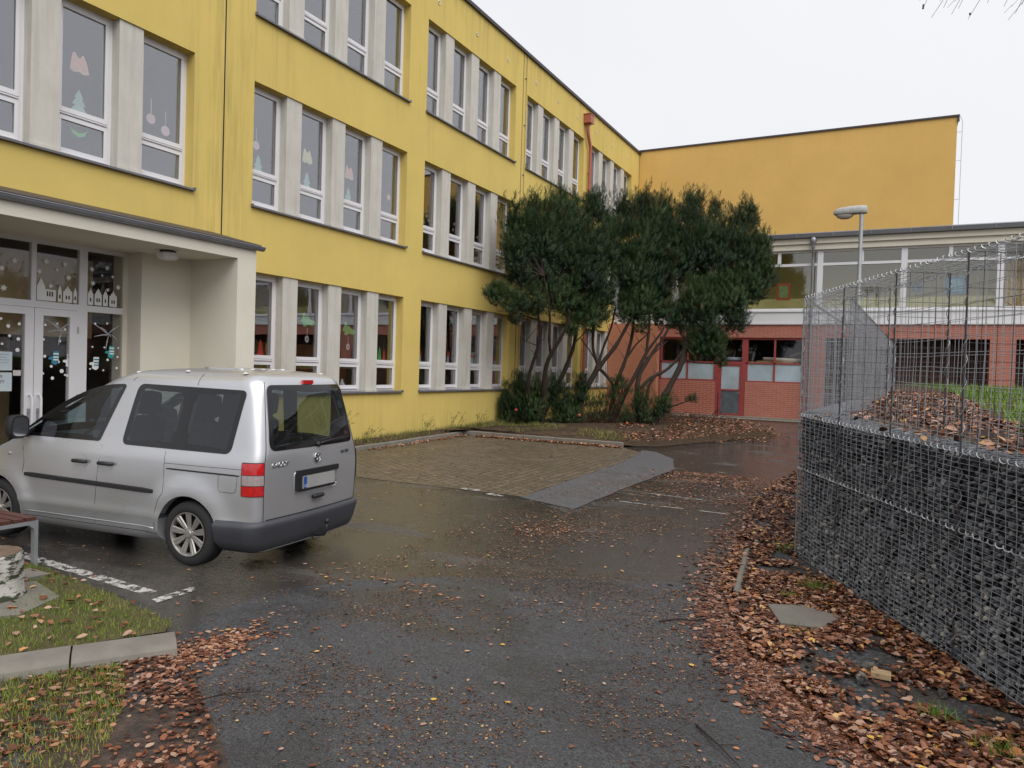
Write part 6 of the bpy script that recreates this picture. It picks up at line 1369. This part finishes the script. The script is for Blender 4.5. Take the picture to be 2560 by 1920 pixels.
P = pts_in(side, 22000); pe = np.array([(-4.42,3.46),(-4.1,3.35),(-3.75,3.15),(-3.3,2.88),(-2.95,2.55),(-2.6,2.2),(-2.3,1.2)]); dd_ = np.min(np.hypot(P[:,0,None]-pe[None,:,0], P[:,1,None]-pe[None,:,1]), 1); w_ = np.exp(-(dd_/.62)**2); P = P[(vnoise(P, 2.2) > .30-.3*w_+.25*rng.random(len(P))) & (rng.random(len(P)) < .30+.70*w_)]
leaves('fallen_leaves', P, gzv(P[:,1])+.018+rng.random(len(P))*.015, .036, 'wet red brown leaves between the foreground kerb and the path', 0, .8, .22, fl=.7)
P = pts_in(lawn_poly, 900); leaves('lawn_leaves', P, gzv(P[:,1])+.060, .055, 'leaves lying on the grass strip by the bench', .3, 1.)
P = pts_in([(-5.4,1.6),(-4.45,2.95),(-3.9,2.8),(-3.4,2.2),(-3.2,1.0)], 240); leaves('verge_leaves', P, gzv(P[:,1])+.04, .043, 'pale leaves on the patchy grass at the lower left corner', .2, 1.)
tl = [(-.55,9.0),(-.8,8.3),(.9,5.0),(2.2,3.0),(2.6,4.2),(1.35,7.2),(1.0,10),(1.25,16),(1.2,20),(-.3,20.5)]
P = pts_in(tl, 8000); P = P[vnoise(P, 2.6)*.7+rng.random(len(P))*.3 > .42]; sl = (P[:,0]+.92)*.4603-(P[:,1]-8.64)*.8877; bl = (P[:,0]+.92)*.8877+(P[:,1]-8.64)*.4603; P = P[~((bl < .44+.15*rng.random(len(P))) & (rng.random(len(P)) > np.clip((sl-1.0)/2.2, .05, .75)))]; back = inpoly(P, [(-.9,8.7),(.75,5.3),(2.6,1.6),(3.4,2.2),(1.2,5.5),(-.3,9.2)])
zz = 1.40+np.maximum(0, P[:,1]-6)*.0145+.02+rng.random(len(P))*.05+np.where(P[:,1] < 8.7, .04, 0)
leaves('fallen_leaves', P, zz, .062, 'brown leaves on the terrace behind the wire baskets', .05, 1., .45)
# grass blades
GV = [(-.5,0,0),(.5,0,0),(.28,.25,.55),(-.28,.25,.55),(.0,.75,1.)]; GF3 = [(0,1,2),(0,2,3),(3,2,4)]
def grass(name, P, z, h, w, mat, lab, lo=0, hi=1, lean=.35):
    n = len(P); s = rng.uniform(.5,1.2,n); S3 = np.column_stack([np.full(n, w)*rng.uniform(.7,1.3,n), s*h*rng.uniform(.2,.9,n), s*h]); v = np.clip(rng.beta(2,2,n)*.7+vnoise(P,.9)*.45, 0, 1)*(hi-lo)+lo
    return stuff(scatter(name, GV, GF3, v, np.column_stack([P, z]), rots(n, lean), S3, M[mat]), lab, 'grass')
P = pts_in(lawn_poly+[], 80000); P[:,0] += rng.normal(0,.018,len(P)); P[:,1] += rng.normal(0,.018,len(P)); P = P[vnoise(P, 3.1)*.8+rng.random(len(P))*.5 > .42]; grass('lawn_grass', P, gzv(P[:,1])+.03, .040, .005, 'grass', 'short wet grass round the stump and the bench leg')
gp = [(-9.,-2.),(-7.6,-.6),(-4.62,3.15),(-4.30,3.05),(-3.88,2.74),(-3.55,2.40),(-3.3,1.9),(-3.2,.8),(-5,-1.5)]
P = pts_in(gp, 80000); P = P[vnoise(P, 2.6)*.8+rng.random(len(P))*.5 > .58]; grass('verge_grass', P, gzv(P[:,1])+.015, .040, .005, 'grass', 'patchy grass in the dirt at the lower left corner', .1, 1)
P = pts_in([(1.0,8),(1.45,6.8),(2.4,5),(6,2),(24,14),(24,30.3),(.2,30.3),(1.1,24),(1.15,12)], 60000); nr = rng.random(len(P)) < np.clip(12/np.maximum(P[:,1], 1), .25, 1); P = P[nr]
grass('lawn_grass', P, 1.40+np.maximum(0, P[:,1]-6)*.0145, .17, .022, 'grassfar', 'long bright green grass on the terrace behind the baskets')
# tufts in the leaf drift and weeds by the wall
for (x, y, h, lb) in ((-.62,7.35,.12,'small green tuft in the leaves against the gabion foot'),(-.78,6.98,.08,'low green tuft above the concrete slab'),(-1.02,8.75,.10,'green tuft at the far end of the gabion foot'),(-.62,6.1,.07,'tiny green tuft below the concrete slab'),(.30,5.05,.10,'broad leaved green tuft beside the gabion foot in the right foreground'),(.55,4.75,.10,'yellowing tuft in the leaves near the right edge')):
    P = rng.normal(size=(110,2))*.055+[x, y]; o = grass('grass_tuft', P, gzv(P[:,1])+.01, h, .006, 'grassfar', '', .0, .8, .6); del o['kind']; tag(o, lb, 'grass tuft')
P = np.column_stack([rng.uniform(-10.95,-10.55,5200), rng.uniform(9.4,20.5,5200)]); P = P[vnoise(P, 1.3)+rng.random(len(P))*.5 > .5]
grass('wall_weeds', P, gzv(P[:,1])+.10, .16, .012, 'weed', 'straggling weeds and grass along the foot of the yellow wall', 0, 1, .5)
P = pts_in([(-10.9,17.5),(-6.2,17.5),(-5.8,18.8),(-8,20),(-10.9,21)], 3500); P = P[vnoise(P, 1.7) > .55]; grass('bed_weeds', P, gzv(P[:,1])+.13, .12, .014, 'weed', 'pale weeds at the front of the yew bed', 0, .9, .5)
for j, (x, y, h, lb) in enumerate(((-10.7,12.4,.95,'dry branching weed against the yellow wall beside the van'),(-10.72,15.7,.55,'dry weed stalks against the wall before the second bay'),(-10.7,17.2,.6,'thin dry weed by the kerb corner'),(-10.7,18.6,.55,'bent weed stem near the leftmost yew shoots'),(-10.68,13.4,.45,'short dry stalks low on the yellow wall'))):
    m = MB()
    for _ in range(9):
        a = random.uniform(-.5,.5); L = h*random.uniform(.5,1); p = Vector((x+random.uniform(-.05,.08), y+random.uniform(-.2,.2), gz(y)+.1)); q = p+Vector((random.uniform(-.02,.12), a*L*.8, L*.6)); r_ = q+Vector((random.uniform(-.02,.1), a*L*1.1+random.uniform(-.1,.1), L*.35)); r_.x = max(r_.x, -10.95); m.tube([p, q, r_], [.004,.003,.002], 4)
        for _ in range(5): c = q.lerp(r_, random.random()); e = c+Vector((random.uniform(0,.06), random.uniform(-.09,.09), random.uniform(-.02,.08))); m.tube([c, e], .002, 3); m.quad(e, e+Vector((0,.018,.012)), e+Vector((0,.03,0)), e+Vector((0,.015,-.012)))
    tag(m.build('dry_weed', M['weed']), lb, 'weed', 'dry weeds along the yellow wall')
# loose stones
for i in range(26):
    x, y = random.choice(((-1.15+random.gauss(0,.16), 8.6+random.gauss(0,.45)), (-.1+random.gauss(0,.3), 5.6+random.gauss(0,.25))))
    r_ = random.uniform(.025,.06); o = MB(); o.v = [(a*r_, b_*r_*.9, c*r_*.7) for a, b_, c in iv]; o.f = [tuple(f_) for f_ in if_]; o.m = [0]*len(if_)
    o = o.build('loose_stone', bpy.data.materials['gravelly_dirt'] if i % 3 else M['concretelight'], None, loc=(x, y, gz(y)+r_*.4)); o.rotation_euler = (random.random(), random.random(), random.random()*6)
    tag(o, 'small loose grey stone among the fallen leaves by the gabion wall', 'stone', 'loose stones beside the gabion wall')
tag(MB().box(-.06,.06,-.045,.045,0,.035).build('wood_block', pm('raw_wood', (.42,.30,.17), .8, .2, 12), None, loc=(-.02,5.52,gz(5.5)+.02)), 'small pale wood block lying in the gravel by the gabion', 'block')
